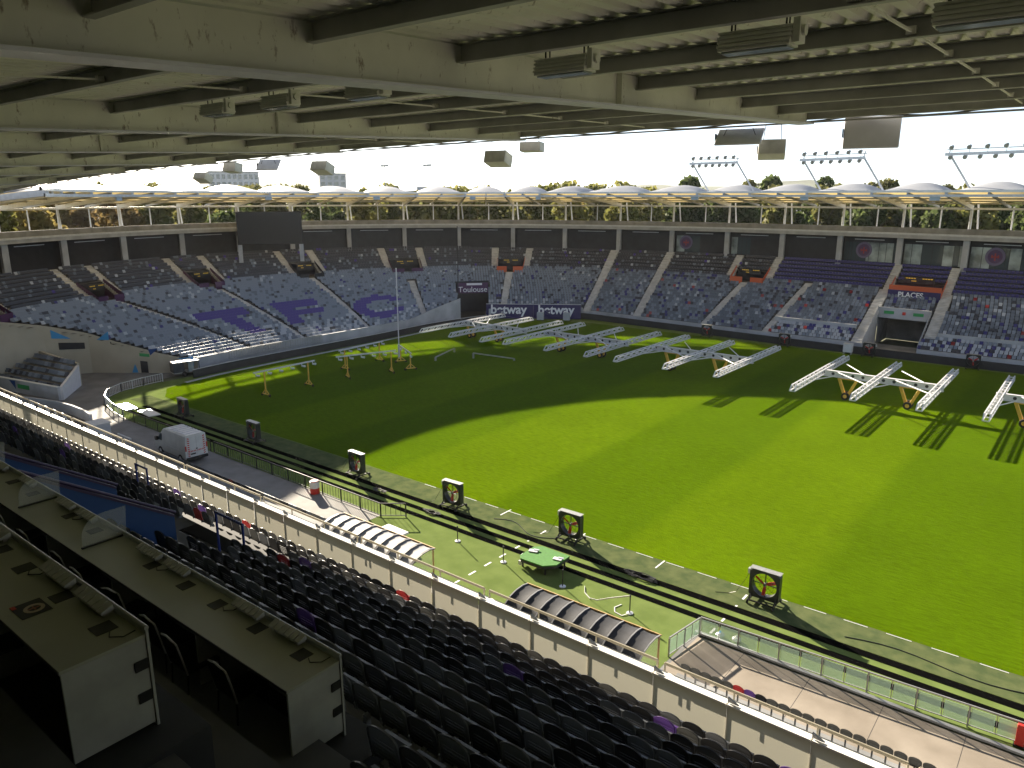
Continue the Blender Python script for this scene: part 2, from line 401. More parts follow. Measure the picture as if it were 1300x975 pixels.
def BI(s, off, z):
    r = Vector(cr(Rp, s)); b_ = Vector(cr(Bp, s)); n = (b_ - r).normalized(); p = b_ + n * off
    return Vector((p.x, p.y, z))
TF = [(-3, .8), (-2, .7), (-1, .6), (-.5, .5), (0, .37), (.3, .25), (.7, .12), (1.2, 0), (30, 0)]
def tfront(s):
    for (a, ta), (c, tc_) in zip(TF[:-1], TF[1:]):
        if a <= s <= c: return ta + (tc_ - ta) * (s - a) / (c - a)
    return 0
SMIN, SMAX = -2.6, 20.5
VOMS = [(-1.35, -.75, 'plum'), (.80, 1.28, 'plum'), (2.72, 3.22, 'plum'), (4.72, 5.22, 'dark'), (6.60, 7.20, 'purple'), (8.72, 9.28, 'orange'), (13.32, 13.94, 'orange'), (16.08, 16.86, 'orange')]
AISLES = []   # s at top, t top, s at bottom, t bottom, width in s
for a, c_, k in VOMS: AISLES += [(a - .05, 1.0, a - .05, .66, .13), (c_ + .05, 1.0, c_ + .05, .66, .13)]
AISLES += [(1.04, .62, 2.52, 0, .13), (3.05, .58, 3.86, 0, .13), (4.95, .62, 5.44, 0, .13), (6.9, .5, 6.94, .0, .14), (9.0, .6, 8.95, .0, .16), (10.94, 1, 11.08, 0, .15), (12.0, 1, 12.0, 0, .14), (13.62, .62, 13.26, 0, .13), (14.74, .66, 14.45, 0, .12), (16.0, .66, 15.95, .0, .16), (16.93, .66, 16.93, .13, .16), (18.9, 1, 18.9, 0, .14)]
def in_aisle(s, t, pad=.0):
    for s1, t1, s0, t0, wd in AISLES:
        if t0 - .001 <= t <= t1 + .001:
            f = (t - t0) / (t1 - t0); c_ = s0 + (s1 - s0) * f
            if abs(s - c_) < wd / 2 + pad: return True
    return False
def hole(s, t):
    for a, c_, k in VOMS:
        if a <= s <= c_ and .60 <= t <= .80: return True
    if 7.78 <= s <= 8.55 and t <= .40: return True
    if 16.05 <= s <= 16.82 and t <= .40: return True
    return False
def zone_rows(s):    # row edges in t
    if s < 8.2: return list(np.linspace(0, .66, 29)) + list(np.linspace(.66, 1, 10))[1:]
    return list(np.linspace(0, .66, 19)) + list(np.linspace(.66, 1, 7))[1:]
stand = thing("grandstand", "long curved grey grandstand around the far side and end under white domed roofs", "grandstand", (-95, 120, 0))
def P_(o):           # parent while keeping world coordinates
    o.parent = stand; o.location = Vector(o.location) - Vector((-95, 120, 0)); return o
# ---- stepped terrace
for zone, (sa, sb, name) in enumerate(((SMIN, 8.2, "end_terrace"), (8.2, SMAX, "side_terrace"))):
    b = MB(); n = int((sb - sa) / .1 + .5); rows = zone_rows((sa + sb) / 2)
    for i in range(n):
        s0 = sa + (sb - sa) * i / n; s1 = sa + (sb - sa) * (i + 1) / n; sm = (s0 + s1) / 2
        tf = tfront(sm)
        for k in range(len(rows) - 1):
            ta, tb = rows[k], rows[k + 1]; tm = (ta + tb) / 2
            if tm < tf or hole(sm, tm): continue
            z = Z0 + (ZT - Z0) * ta; zb = Z0 + (ZT - Z0) * tb
            A = S(s0, ta); B_ = S(s1, ta); C_ = S(s1, tb); D = S(s0, tb)
            b.add([(A.x, A.y, z), (B_.x, B_.y, z), (C_.x, C_.y, z), (D.x, D.y, z), (D.x, D.y, zb), (C_.x, C_.y, zb)], [(0, 1, 2, 3), (3, 2, 5, 4)])
    P_(b.build("terrace", M['concd']))
# ---- stairs
for s1, t1, s0, t0, wd in AISLES:
    b = MB(); rows = [t for t in zone_rows(s0)]
    ts = []
    for a, c_ in zip(rows[:-1], rows[1:]): ts += [a, (a + c_) / 2]
    ts = [t for t in ts + [1.0] if t0 - .001 <= t <= t1 + .001]
    for ta, tb in zip(ts[:-1], ts[1:]):
        f0 = (ta - t0) / (t1 - t0); f1 = (tb - t0) / (t1 - t0)
        ca = s0 + (s1 - s0) * f0; cb = s0 + (s1 - s0) * f1
        za = Z0 + (ZT - Z0) * tb + .06
        A = S(ca - wd / 2, ta); B_ = S(ca + wd / 2, ta); C_ = S(cb + wd / 2, tb); D = S(cb - wd / 2, tb)
        zl = Z0 + (ZT - Z0) * ta - .25
        vs = [(p.x, p.y, zz) for zz in (zl, za) for p in (A, B_, C_, D)]
        b.add(vs, [(4, 5, 6, 7), (0, 1, 5, 4), (1, 2, 6, 5), (3, 0, 4, 7)])
    P_(b.build("stairway", M['stair']))
# ---- front wall and slanted passage wall with painted triangles
def wall_run(b, ss, ztop, off=0.0, th=.3, zb=0.0, tfun=None, mi=0):
    for s0, s1 in zip(ss[:-1], ss[1:]):
        q = []
        for s_ in (s0, s1):
            t = tfun(s_) if tfun else 0.0
            p = S(s_, t); p2 = BI(s_, off, 0) if not tfun else p
            r = Vector(cr(Rp, s_)) - Vector(cr(Bp, s_)); r.normalize()
            q.append((Vector((p2.x, p2.y, 0)), Vector((r.x, r.y, 0)), ztop(s_)))
        (p, n, z), (p1, n1, z1) = q
        vs = [(p.x, p.y, zb), (p1.x, p1.y, zb), (p1.x, p1.y, z1), (p.x, p.y, z), (p.x + n.x * th, p.y + n.y * th, zb), (p1.x + n1.x * th, p1.y + n1.y * th, zb), (p1.x + n1.x * th, p1.y + n1.y * th, z1), (p.x + n.x * th, p.y + n.y * th, z)]
        b.add(vs, [(0, 1, 2, 3), (3, 2, 6, 7), (5, 4, 7, 6), (0, 3, 7, 4), (1, 5, 6, 2)], mi)
b = MB(); wall_run(b, list(np.arange(1.2, 7.8, .2)) + [7.78], lambda s: 2.0 if s < 6.2 else 1.9 + max(0, (s - 6.5)) * 1.9, off=.05)
P_(b.build("front_wall", M['concl']))
for ss_, hh_ in ((list(np.arange(8.55, 11.0, .2)) + [11.0], 1.9), (list(np.arange(11.15, 16.0, .25)) + [16.05], 1.5), (list(np.arange(16.82, 20.5, .25)), 1.5)):
    b = MB(); wall_run(b, ss_, lambda s: hh_, off=.05); P_(b.build("front_wall", M['concl']))
b = MB(); PWS = list(np.arange(-2.6, 1.21, .1)); wall_run(b, PWS, lambda s: Z0 + (ZT - Z0) * tfront(s) + .25, tfun=tfront, th=.35)
pw = P_(b.build("passage_wall", M['beige']))
def on_pw(s, z):
    p = S(s, tfront(s)); q = S(s + .05, tfront(s + .05)); d = Vector((q.x - p.x, q.y - p.y, 0)).normalized(); n = Vector((d.y, -d.x, 0))
    if n.x < 0: n = -n
    return Vector((p.x, p.y, z)) + n * .03, d
def pw_poly(name, pts, m):
    b = MB(); b.add([on_pw(s, z)[0] for s, z in pts], [tuple(range(len(pts)))]); o = b.build(name, m); o.parent = stand; o.location = (95, -120, 0); return o
pw_poly("painted_triangle", [(.08, 4.3), (.20, 5.4), (.20, 4.3)], M['sky_blue']); pw_poly("painted_triangle", [(-.42, 5.9), (-.42, 4.8), (-.20, 4.6)], M['sky_blue'])
pw_poly("painted_triangle", [(.60, 3.1), (.71, 3.2), (.62, 2.3)], M['blue']); pw_poly("painted_triangle", [(.95, 1.9), (1.15, 2.1), (1.15, .9)], M['sky_blue']); pw_poly("painted_triangle", [(.40, .05), (.47, .05), (.44, 1.2)], M['sky_blue'])
pw_poly("exit_sign", [(.50, 2.6), (.61, 2.5), (.61, 2.1), (.50, 2.2)], M['green']); pw_poly("doorway", [(.50, .02), (.58, .02), (.58, 1.5), (.50, 1.6)], M['dark']); pw_poly("doorway", [(-.35, 3.3), (-.05, 3.2), (-.05, 4.0), (-.35, 4.2)], M['dark'])
# ---- vomitories
for vi, (a, c_, k) in enumerate(VOMS):
    v = bpy.data.objects.new("vomitory", None); COL.objects.link(v); v.parent = stand; v.location = S((a + c_) / 2, .6) - Vector((-95, 120, 0))
    W0 = S((a + c_) / 2, .6)
    def PV(o): o.parent = v; o.location = -W0; return o
    zf = Z0 + (ZT - Z0) * .60 - .1; zt = Z0 + (ZT - Z0) * .80 + .2
    side = M['plum'] if k in ('plum', 'purple') else (M['orange'] if k == 'orange' else M['dark'])
    for s_ in (a, c_):
        A = S(s_, .60); B_ = S(s_, .80); b = MB()
        b.add([(A.x, A.y, zf), (B_.x, B_.y, zf), (B_.x, B_.y, zt + .5), (A.x, A.y, zf + 1.1)], [(0, 1, 2, 3)]); PV(b.build("side_wall", side))
    A = S(a, .60); B_ = S(c_, .60); m_ = S((a + c_) / 2, .6)
    lo = [(a, a + (c_ - a) * .38), (a + (c_ - a) * .62, c_)] if vi != 7 else [(a, c_)]
    for u0, u1 in lo:
        A = S(u0, .60); B_ = S(u1, .60); b = MB()
        b.add([(A.x, A.y, zf - .3), (B_.x, B_.y, zf - .3), (B_.x, B_.y, zf + (1.75 if vi == 7 else 1.15)), (A.x, A.y, zf + (1.75 if vi == 7 else 1.15))], [(0, 1, 2, 3)]); PV(b.build("front_wall", side))
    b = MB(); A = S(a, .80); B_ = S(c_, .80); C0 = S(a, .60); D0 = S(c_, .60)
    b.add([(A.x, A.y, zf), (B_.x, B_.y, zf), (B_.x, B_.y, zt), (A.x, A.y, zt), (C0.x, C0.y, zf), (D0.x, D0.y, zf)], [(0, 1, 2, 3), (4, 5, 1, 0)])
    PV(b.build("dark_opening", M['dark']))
    # sign: black board with rows of amber lettering, over the opening
    A = S(a + (c_ - a) * .2, .74); B_ = S(c_ - (c_ - a) * .2, .74); d = (B_ - A); d.z = 0; L = d.length; d.normalize(); n = Vector((d.y, -d.x, 0))
    if n.dot(Vector((-30, 70, 0)) - Vector((A.x, A.y, 0))) < 0: n = -n
    b = MB(); zs = zf + (1.9 if vi == 7 else 1.35)
    b.prism([(A.x, A.y, zs), (B_.x, B_.y, zs), (B_.x, B_.y, zs + 1.0), (A.x, A.y, zs + 1.0)], n * .12)
    PV(b.build("sign", M['dark']))
    b = MB(); p0 = Vector((A.x, A.y, 0)) + n * .14
    for (f0, f1, h0) in ((.06, .40, .70), (.60, .94, .70), (.26, .42, .30)):
        for g in range(4):
            g0 = f0 + (f1 - f0) * (g + .08) / 4; g1 = f0 + (f1 - f0) * (g + .86) / 4
            p = p0 + d * L * g0; q = p0 + d * L * g1
            b.add([(p.x, p.y, zs + h0), (q.x, q.y, zs + h0), (q.x, q.y, zs + h0 + .13), (p.x, p.y, zs + h0 + .13)], [(0, 1, 2, 3)])
    PV(b.build("sign_lettering", M['amber']))
    if vi == 7:
        b = MB(); A = S(a, .575); B_ = S(c_, .575); z = zf - .2
        b.prism([(A.x, A.y, z - .2), (B_.x, B_.y, z - .2), (B_.x, B_.y, z + 1.25), (A.x, A.y, z + 1.25)], (0, .12, 0)); PV(b.build("banner", M['navy']))
        m_ = (A + B_) / 2; tx = text("banner_lettering", "PLACES", 1.05, M['lettering'], None, (m_.x - .4, m_.y - .1, z + .62), (1, -.03, 0), (0, 0, 1), bold=.02); PV(tx); tx.location = Vector((m_.x - .4, m_.y - .1, z + .62)) - W0
# ---- vehicle tunnel through the far stand
b = MB(); a, c_ = 16.05, 16.82
fl = [S(a, -.02), S(c_, -.02), S(c_, .4), S(a, .4)]
b.add([(p.x, p.y, zz) for p, zz in zip(fl, (.02, .02, .3, .3))], [(0, 1, 2, 3)]); P_(b.build("tunnel_floor", M['conc']))
for s_ in (a, c_):
    b = MB()
    for f in np.linspace(0, .4, 9)[:-1]:
        A = S(s_, f); B_ = S(s_, f + .05); b.add([(A.x, A.y, 0), (B_.x, B_.y, 0), (B_.x, B_.y, B_.z + .9), (A.x, A.y, A.z + .7)], [(0, 1, 2, 3)])
    P_(b.build("tunnel_wall", M['concl']))
b = MB(); A = S(a, .4); B_ = S(c_, .4); zt = Z0 + (ZT - Z0) * .4 + .3
b.prism([(A.x, A.y, zt - 1.25), (B_.x, B_.y, zt - 1.25), (B_.x, B_.y, zt + .35), (A.x, A.y, zt + .35)], (0, .3, 0)); lt = P_(b.build("tunnel_lintel", M['concl']))
b = MB(); b.add([(A.x, A.y + 7, 0), (B_.x, B_.y + 7, 0), (B_.x, B_.y + 7, zt), (A.x, A.y + 7, zt), (A.x, A.y + .3, 0), (B_.x, B_.y + .3, 0), (A.x, A.y + .3, zt), (B_.x, B_.y + .3, zt)], [(0, 1, 2, 3), (4, 0, 3, 6), (1, 5, 7, 2), (3, 2, 7, 6)]); P_(b.build("tunnel_interior", M['conc']))
for f, m_ in ((.22, 'green'), (.5, 'red'), (.78, 'green')):
    p = A.lerp(B_, f); b = MB(); wd = .75 if m_ == 'green' else .22; b.box(p.x - wd, p.x + wd, p.y - .06, p.y - .02, zt - .6, zt - .15); P_(b.build("exit_sign", M[m_]))
# ---- corner entrance, dark recess with a name board
a, c_ = 7.78, 8.55
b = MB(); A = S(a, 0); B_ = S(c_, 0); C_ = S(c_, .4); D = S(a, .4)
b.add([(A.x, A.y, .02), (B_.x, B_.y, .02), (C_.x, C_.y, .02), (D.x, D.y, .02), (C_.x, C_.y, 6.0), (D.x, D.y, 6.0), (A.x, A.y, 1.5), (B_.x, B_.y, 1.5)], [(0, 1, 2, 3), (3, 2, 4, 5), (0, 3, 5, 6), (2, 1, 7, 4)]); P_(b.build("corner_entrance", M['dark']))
A = S(a + .04, .34); B_ = S(c_ - .02, .30); d = (B_ - A); d.z = 0; d.normalize(); n = Vector((d.y, -d.x, 0)); n = n if n.x > 0 else -n
b = MB(); b.prism([(A.x, A.y, 3.9), (B_.x, B_.y, 3.9), (B_.x, B_.y, 5.9), (A.x, A.y, 5.9)], n * .15); eb = P_(b.build("entrance_board", M['plum']))
m_ = (A + B_) / 2; tx = text("board_lettering", "Toulouse", 1.5, M['lettering'], None, (0, 0, 0), d if d.x > 0 else -d, (0, 0, 1)); q = Vector((m_.x, m_.y, 4.6)) + n * .2; tx.location = q; P_(tx)
b = MB(); q = Vector((m_.x, m_.y, 5.45)) + n * .2 - d * 1.2; b.prism([q, q + d * 3.0, q + d * 3.0 + Vector((0, 0, .4)), q + Vector((0, 0, .4))], n * .02); P_(b.build("board_stripe", M['lettering']))
# ---- low ledge walls above the front rows of the far side
for sa, sb in ((14.52, 15.86), (17.02, 20.4)):
    b = MB(); ss = np.linspace(sa, sb, 14)
    for s0, s1 in zip(ss[:-1], ss[1:]):
        A = S(s0, .15, -.3); B_ = S(s1, .15, -.3); b.prism([A, B_, B_ + Vector((0, 0, 1.15)), A + Vector((0, 0, 1.15))], (0, .18, 0))
    P_(b.build("ledge_wall", M['concl']))
# ---- piers, hospitality wall, ring beam, posts
for s_ in range(-2, 21):
    p = RO(s_, .1, 0); r = RO(s_, 1, 0) - RO(s_, 0, 0); sd = Vector((-r.y, r.x, 0)).normalized(); r.normalize(); b = MB()
    hw = .42; q = [p - sd * hw - r * hw, p + sd * hw - r * hw, p + sd * hw + r * hw, p - sd * hw + r * hw]
    b.prism([(v.x, v.y, ZT - .5) for v in q], (0, 0, 15.62 - ZT + .5)); P_(b.build("pier", M['concl']))
    # steel posts above the beam
    b = MB(); b.tube(RO(s_, .5, 17.25), RO(s_, .5, 20.9), .2, 8); b.tube(RO(s_ + .09, 2.2, 17.25), RO(s_ + .06, 2.0, 21.1), .13, 6); P_(b.build("roof_post", M['steelw']))
    b = MB(); b.tube(RO(s_ + .55, 1.6, 17.25), RO(s_ + .55, 1.6, 20.6), .11, 6); P_(b.build("roof_post", M['steelw']))
glassbays = {12: .5, 13: .45, 15: 1, 16: 1, 17: 1, 18: 1}
for s_ in range(-2, 20):
    b = MB(); A = RO(s_, 1.4, ZT - .6); B_ = RO(s_ + 1, 1.4, ZT - .6); H_ = Vector((0, 0, 15.6 - ZT + .6))
    b.add([A, B_, B_ + H_, A + H_], [(0, 1, 2, 3)]); wp = P_(b.build("box_wall", M['dark']))
    e = (B_ - A); L = e.length; e.normalize(); n = Vector((e.y, -e.x, 0)); n = n if n.dot(Vector((-30, 75, 0)) - A) > 0 else -n
    def rect(f0, f1, z0, z1, dd=.05): return [A + e * L * f0 + n * dd + Vector((0, 0, z0)), A + e * L * f1 + n * dd + Vector((0, 0, z0)), A + e * L * f1 + n * dd + Vector((0, 0, z1)), A + e * L * f0 + n * dd + Vector((0, 0, z1))]
    b = MB(); b.add(rect(.22, .72, 4.30, 4.42), [(0, 1, 2, 3)]); o = b.build("light_strip", M['steelw']); P_(o)
    if s_ in glassbays:
        f1 = glassbays[s_]; rs = random.Random(s_)
        b = MB(); x = .06
        while x < f1 * .94 - .03:
            wd = rs.choice((.05, .08, .12, .16)); b.add(rect(x, min(x + wd - .008, .95), .75, 3.9, .06), [(0, 1, 2, 3)], rs.choice((0, 0, 1, 1, 0))); x += wd
        o = b.build("box_window", [M['window'], M['windowl']]); P_(o)
        if s_ in (12, 15, 17):
            f = .40 if s_ != 12 else .24
            c0 = A + e * L * f + n * .12 + Vector((0, 0, 2.6)); b = MB(); b.ring(c0, n, 1.0, 1.35, .05, 28, 0); b.ring(c0, n, .02, 1.0, .04, 28, 1)
            q = c0 + n * .06; u = Vector((0, 0, 1))
            for (dx, dz, hx, hz) in ((0, -.05, .55, .10), (0, -.05, .10, .55), (-.42, .0, .1, .22), (.42, .0, .1, .22)):
                b.add([q + e * (dx - hx) + u * (dz - hz), q + e * (dx + hx) + u * (dz - hz), q + e * (dx + hx) + u * (dz + hz), q + e * (dx - hx) + u * (dz + hz)], [(0, 1, 2, 3)], 2)
            P_(b.build("club_crest", [mat("crest_grey_violet", (.16, .13, .22), .5), mat("crest_plum", (.10, .05, .13), .5), mat("crest_red", (.38, .05, .05), .5)]))
def sweep(name, prof, sa, sb, ds, m, fn=RO, close=True):
    ss = np.linspace(sa, sb, int((sb - sa) / ds) + 1); b = MB(); n = len(prof); vs = []
    for s_ in ss:
        for (o_, z) in prof: vs.append(fn(s_, o_, z))
    fs = []
    for i in range(len(ss) - 1):
        for j in range(n if close else n - 1):
            fs.append((i * n + j, (i + 1) * n + j, (i + 1) * n + (j + 1) % n, i * n + (j + 1) % n))
    b.add(vs, fs); return b.build(name, m)
P_(sweep("ring_beam", [(-1.0, 15.60), (3.2, 15.60), (3.2, 16.4), (-.6, 16.4), (-1.0, 16.3)], -2.5, 20, .25, M['concl']))
P_(sweep("ring_parapet", [(-.45, 16.4), (-.2, 16.4), (-.2, 17.25), (-.45, 17.25)], -2.5, 20, .25, M['conc']))
P_(sweep("ring_ledge", [(-1.15, 16.15), (-1.0, 16.15), (-1.0, 16.45), (-1.15, 16.45)], -2.5, 20, .25, M['steelw']))
P_(sweep("rear_rail", [(1.3, 20.1), (1.55, 20.1), (1.55, 20.4), (1.3, 20.4)], -2.5, 20, .25, M['steelw']))
# ---- domed fabric roof, one membrane per bay
def eo(s):      # overhang of the roof from the ring line
    return 26 if s < 6 else (26 - (s - 6) * .75 if s < 10.5 else 22.6)
def roofpt(s, v, lift=0.0):
    return RO(s, 1.8 - (eo(s) + 1.8) * v, 20.95 + 1.75 * v + lift)
NU, NV = 12, 10
for s_ in range(-2, 20):
    b = MB(); vs = []
    for j in range(NV + 1):
        for i in range(NU + 1):
            u = i / NU; v = j / NV
            vs.append(roofpt(s_ + u, v, 2.1 * (max(0, math.sin(math.pi * u)) ** .75) * max(0, math.sin(math.pi * min(1, v * .97 + .03))) ** .8))
    fs = [(j * (NU + 1) + i, j * (NU + 1) + i + 1, (j + 1) * (NU + 1) + i + 1, (j + 1) * (NU + 1) + i) for j in range(NV) for i in range(NU)]
    b.add(vs, fs); P_(b.build("roof_membrane", FABRIC, smooth=True))
    b = MB(); b.beam(RO(s_, .5, 20.4), roofpt(s_, 1.0, -.3), .35, .6); P_(b.build("roof_rafter", M['steelw']))
    b = MB(); b.beam(RO(s_ + .5, 1.5, 20.5), roofpt(s_ + .5, 1.0, -.25), .2, .3)
    for f in (.2, .4, .6, .8): b.beam(roofpt(s_, f, -.25), roofpt(s_ + 1, f, -.25), .15, .2)
    P_(b.build("roof_brace", M['galv']))
def RE(s, o_, z): return RO(s, -eo(s) + o_, z)
P_(sweep("roof_edge_tube", [(-.18, 22.55), (.18, 22.55), (.18, 22.85), (-.18, 22.85)], -2.4, 20, .25, M['cap'], RE))
P_(sweep("roof_gutter", [(-.5, 22.0), (-.3, 22.0), (-.3, 22.3), (-.5, 22.3)], -2.4, 20, .25, M['steelw'], RE))
for s_ in (.6, 3.9, 6.1, 8.1, 9.9, 12.9, 14.9, 16.8):
    b = MB(); p = RE(s_, .3, 21.55); p2 = RE(s_ + .13, .3, 21.55); b.prism([p, p2, p2 + Vector((0, 0, .55)), p + Vector((0, 0, .55))], RE(s_, -.1, 21.5) - RE(s_, .3, 21.5)); P_(b.build("roof_speaker", mat("pale_blue_cabinet", (.45, .55, .68), .5)))

# ================================================================== SEATS OF THE RING STAND (countless: one object)
SEATM = [mat("seat_light_grey", (.215, .245, .29), .42), mat("seat_mid_grey", (.135, .155, .19), .42), mat("seat_dark", (.045, .045, .055), .42), mat("seat_purple", (.06, .03, .24), .42),
         mat("seat_pale", (.44, .46, .50), .4), seat_mat("seat_red", (.30, .02, .02), .40), mat("seat_navy", (.040, .036, .17), .45), seat_mat("seat_black", (.010, .010, .011), .33, .3), seat_mat("seat_warm_grey", (.075, .075, .07), .34), seat_mat("seat_violet", (.10, .04, .20), .36), seat_mat("seat_charcoal", (.028, .028, .03), .34), seat_mat("seat_ash", (.10, .104, .11), .36)]
class Stuff:
    def __init__(s): s.V = []; s.F = []; s.Mi = []; s.n = 0
    def add(s, proto_v, proto_f, pos, ax, mi):     # ax: facing unit vector (x,y)
        a = np.array(proto_v); X = a[:, 0]; Y = a[:, 1]
        fx, fy = ax
        v = np.empty_like(a); v[:, 0] = pos[0] + X * (-fy) + Y * fx; v[:, 1] = pos[1] + X * fx + Y * fy; v[:, 2] = pos[2] + a[:, 2]
        s.V.append(v); s.F.extend([tuple(i + s.n for i in f) for f in proto_f]); s.Mi.extend([mi] * len(proto_f)); s.n += len(a)
pb = MB()   # simple seat: local +y faces the pitch; back plate and tipped-up pan
pb.add([(-.21, -.02, .34), (.21, -.02, .34), (.22, -.10, .80), (-.22, -.10, .80), (-.21, -.06, .34), (.21, -.06, .34), (.22, -.14, .80), (-.22, -.14, .80)], [(0, 1, 2, 3), (5, 4, 7, 6), (3, 2, 6, 7), (1, 5, 6, 2), (4, 0, 3, 7)])
pb.add([(-.2, 0, .36), (.2, 0, .36), (.2, .13, .62), (-.2, .13, .62), (-.2, .20, .40), (.2, .20, .40)], [(0, 1, 2, 3), (3, 2, 5, 4), (4, 5, 1, 0)])
stuff = Stuff()
def letter(s, t):
    if 2.05 <= s <= 3.16 and .285 <= t <= .345: return True
    if .13 <= t < .285:
        c_ = 2.65 + (.285 - t) / .155 * .32
        if abs(s - c_) < .18: return True
    if 3.84 <= s <= 4.68 and .295 <= t <= .345: return True
    if 3.90 <= s <= 4.72 and .205 <= t <= .25: return True
    if .14 <= t <= .345 and abs(s - (3.86 + (.345 - t) * .5)) < .15: return True
    e = ((s - 5.98) / .60) ** 2 + ((t - .20) / .12) ** 2; i = ((s - 6.02) / .36) ** 2 + ((t - .20) / .06) ** 2
    if e < 1 and i > 1 and not (s > 6.0 and abs(t - .20) < .04): return True
    return False
def seat_colour(s, t):
    x = rng.rand()
    if s > 14.0 and t > .68: return 6
    if letter(s, t): return 3
    if t > .65:
        return 2 if x < .84 else (1 if x < .93 else (4 if x < .96 else (0 if x < .98 else 3)))
    if s > 14.5 and t < .15:
        return 4 if x < .56 else (0 if x < .78 else (6 if x < .90 else (5 if x < .925 else 2)))
    if s > 10.8:
        return 0 if x < .30 else (1 if x < .80 else (2 if x < .90 else (4 if x < .93 else (6 if x < .985 else 5))))
    if t < .16 and x < .22: return 4
    return 0 if x < .74 else (1 if x < .90 else (2 if x < .95 else (4 if x < .98 else 6)))
for sa, sb in ((SMIN, 8.2), (8.2, SMAX - .1)):
    rows = zone_rows((sa + sb) / 2)
    for k in range(len(rows) - 1):
        ta = rows[k]; tb = rows[k + 1]; tt = ta + (tb - ta) * .55; z = Z0 + (ZT - Z0) * ta
        pos = [S(s_, tt) for s_ in np.linspace(sa, sb, 300)]
        ss = np.linspace(sa, sb, 300); L = np.concatenate([[0], np.cumsum([(pos[i + 1].xy - pos[i].xy).length for i in range(299)])])
        for d in np.arange(.3, L[-1], .53):
            s_ = float(np.interp(d, L, ss))
            if tt < tfront(s_) + .01 or hole(s_, tt) or in_aisle(s_, tt, .015): continue
            p = S(s_, tt); f = Vector(cr(Bp, s_)) - Vector(cr(Rp, s_)); f.normalize()
            stuff.add(pb.v, pb.f, (p.x, p.y, z), (f.x, f.y), seat_colour(s_, tt))

# ================================================================== MAIN GRANDSTAND (the one the camera stands in)
main = thing("grandstand", "near main grandstand with steep seat rows, white front parapet and a big steel roof overhead", "grandstand", (-20, 10, 0))
def Q_(o): o.parent = main; o.location = Vector(o.location) - Vector((-20, 10, 0)); return o
def rowY(k): return 12.8 - .82 * k          # y of the seat backs in row k
def rowZ(k): return 10.7 + .5 * k           # floor height of row k
XL, XR = -66.0, 9.0
VX0, VX1 = -21.0, -16.6                     # opening in rows 2 to 4
b = MB()
for k in range(-1, 20):
    y1 = rowY(k) + .45; y0 = rowY(k + 1) + .45; z = rowZ(k)
    if k == -1: y1 = 14.0
    segs = [(XL, VX0), (VX1, XR)] if k in (3, 4) else [(XL, XR)]
    for a, c_ in segs:
        b.add([(a, y0, z), (c_, y0, z), (c_, y1, z), (a, y1, z), (a, y0, z + .5), (c_, y0, z + .5)], [(0, 1, 2, 3), (1, 0, 4, 5)])
Q_(b.build("terrace", M['concd']))
b = MB(); b.add([(VX0, rowY(5) + .45, rowZ(2)), (VX1, rowY(5) + .45, rowZ(2)), (VX1, rowY(3) + .45, rowZ(2)), (VX0, rowY(3) + .45, rowZ(2)), (VX0, rowY(5) + .45, rowZ(5)), (VX1, rowY(5) + .45, rowZ(5))], [(0, 1, 2, 3), (1, 0, 4, 5)])
b.box(VX0, VX1, rowY(4) + .42, rowY(4) + .48, rowZ(2), rowZ(2) + .1); Q_(b.build("landing", M['conc']))
# parapet: inner wall in panels, sloping white coping, bevel notches, tube rail
b = MB(); x = -66.0; PJ = []
while x < 9: PJ.append(x); x += 1.79
PPM = parapet_mat()
for x0 in PJ: b.add([(x0 + .010, 14.0, 9.9), (x0 + 1.78, 14.0, 9.9), (x0 + 1.78, 14.0, 11.31), (x0 + .010, 14.0, 11.31)], [(0, 1, 2, 3)]); Q_(b.build("parapet_panel", PPM)); b = MB()
for x0 in PJ: b.box(x0 - .010, x0 + .010, 14.01, 14.05, 9.9, 11.3)
b.box(XL, XR, 14.0, 14.05, 9.7, 9.9)
Q_(b.build("parapet_frame", M['beige']))
b = MB()
for x0 in PJ:
    b.add([(x0 + .02, 13.93, 11.35), (x0 + 1.77, 13.93, 11.35), (x0 + 1.77, 14.24, 11.29), (x0 + .02, 14.24, 11.29), (x0 + .02, 13.93, 11.31), (x0 + 1.77, 13.93, 11.31), (x0 + 1.77, 14.24, 11.20), (x0 + .02, 14.24, 11.20)], [(0, 1, 2, 3), (5, 4, 7, 6), (0, 4, 5, 1), (3, 2, 6, 7), (0, 3, 7, 4), (1, 5, 6, 2)])
Q_(b.build("coping", M['cap']))
for i, x0 in enumerate(PJ):
    b = MB(); b.prism([(x0 - .01, 14.06, 11.355), (x0 + .24, 14.06, 11.355), (x0 - .01, 14.06, 11.47)], (0, -.05, 0)); Q_(b.build("coping_bracket", M['concl']))
for i in range(0, len(PJ) - 3, 3):
    b = MB(); x0 = PJ[i] + .1; x1 = PJ[i + 3] - .1
    b.tube((x0, 14.36, 11.42), (x1, 14.36, 11.42), .026, 8); b.tube((x0, 14.42, 11.34), (x1, 14.42, 11.34), .018, 6)
    for xx in (x0, PJ[i + 1], PJ[i + 2], x1): b.tube((xx, 14.36, 11.05), (xx, 14.36, 11.42), .022, 6)
    Q_(b.build("guard_rail", M['beige']))
# under the parapet: slab edge, lower wall and the front terrace on the walkway
b = MB(); b.box(XL, XR, 12.5, 14.1, 9.3, 10.0); b.box(XL, XR, 12.2, 12.6, 0, 9.3); Q_(b.build("tier_slab", M['concd']))
for xa, xb in ((-66, -37.8), (-13.1, 9)):
    b = MB()
    for k in range(12): y1 = 28.95 - .8 * k; b.box(xa, xb, y1 - .8, y1, 0.0, .42 + .42 * k)
    Q_(b.build("lower_terrace", M['conc']))
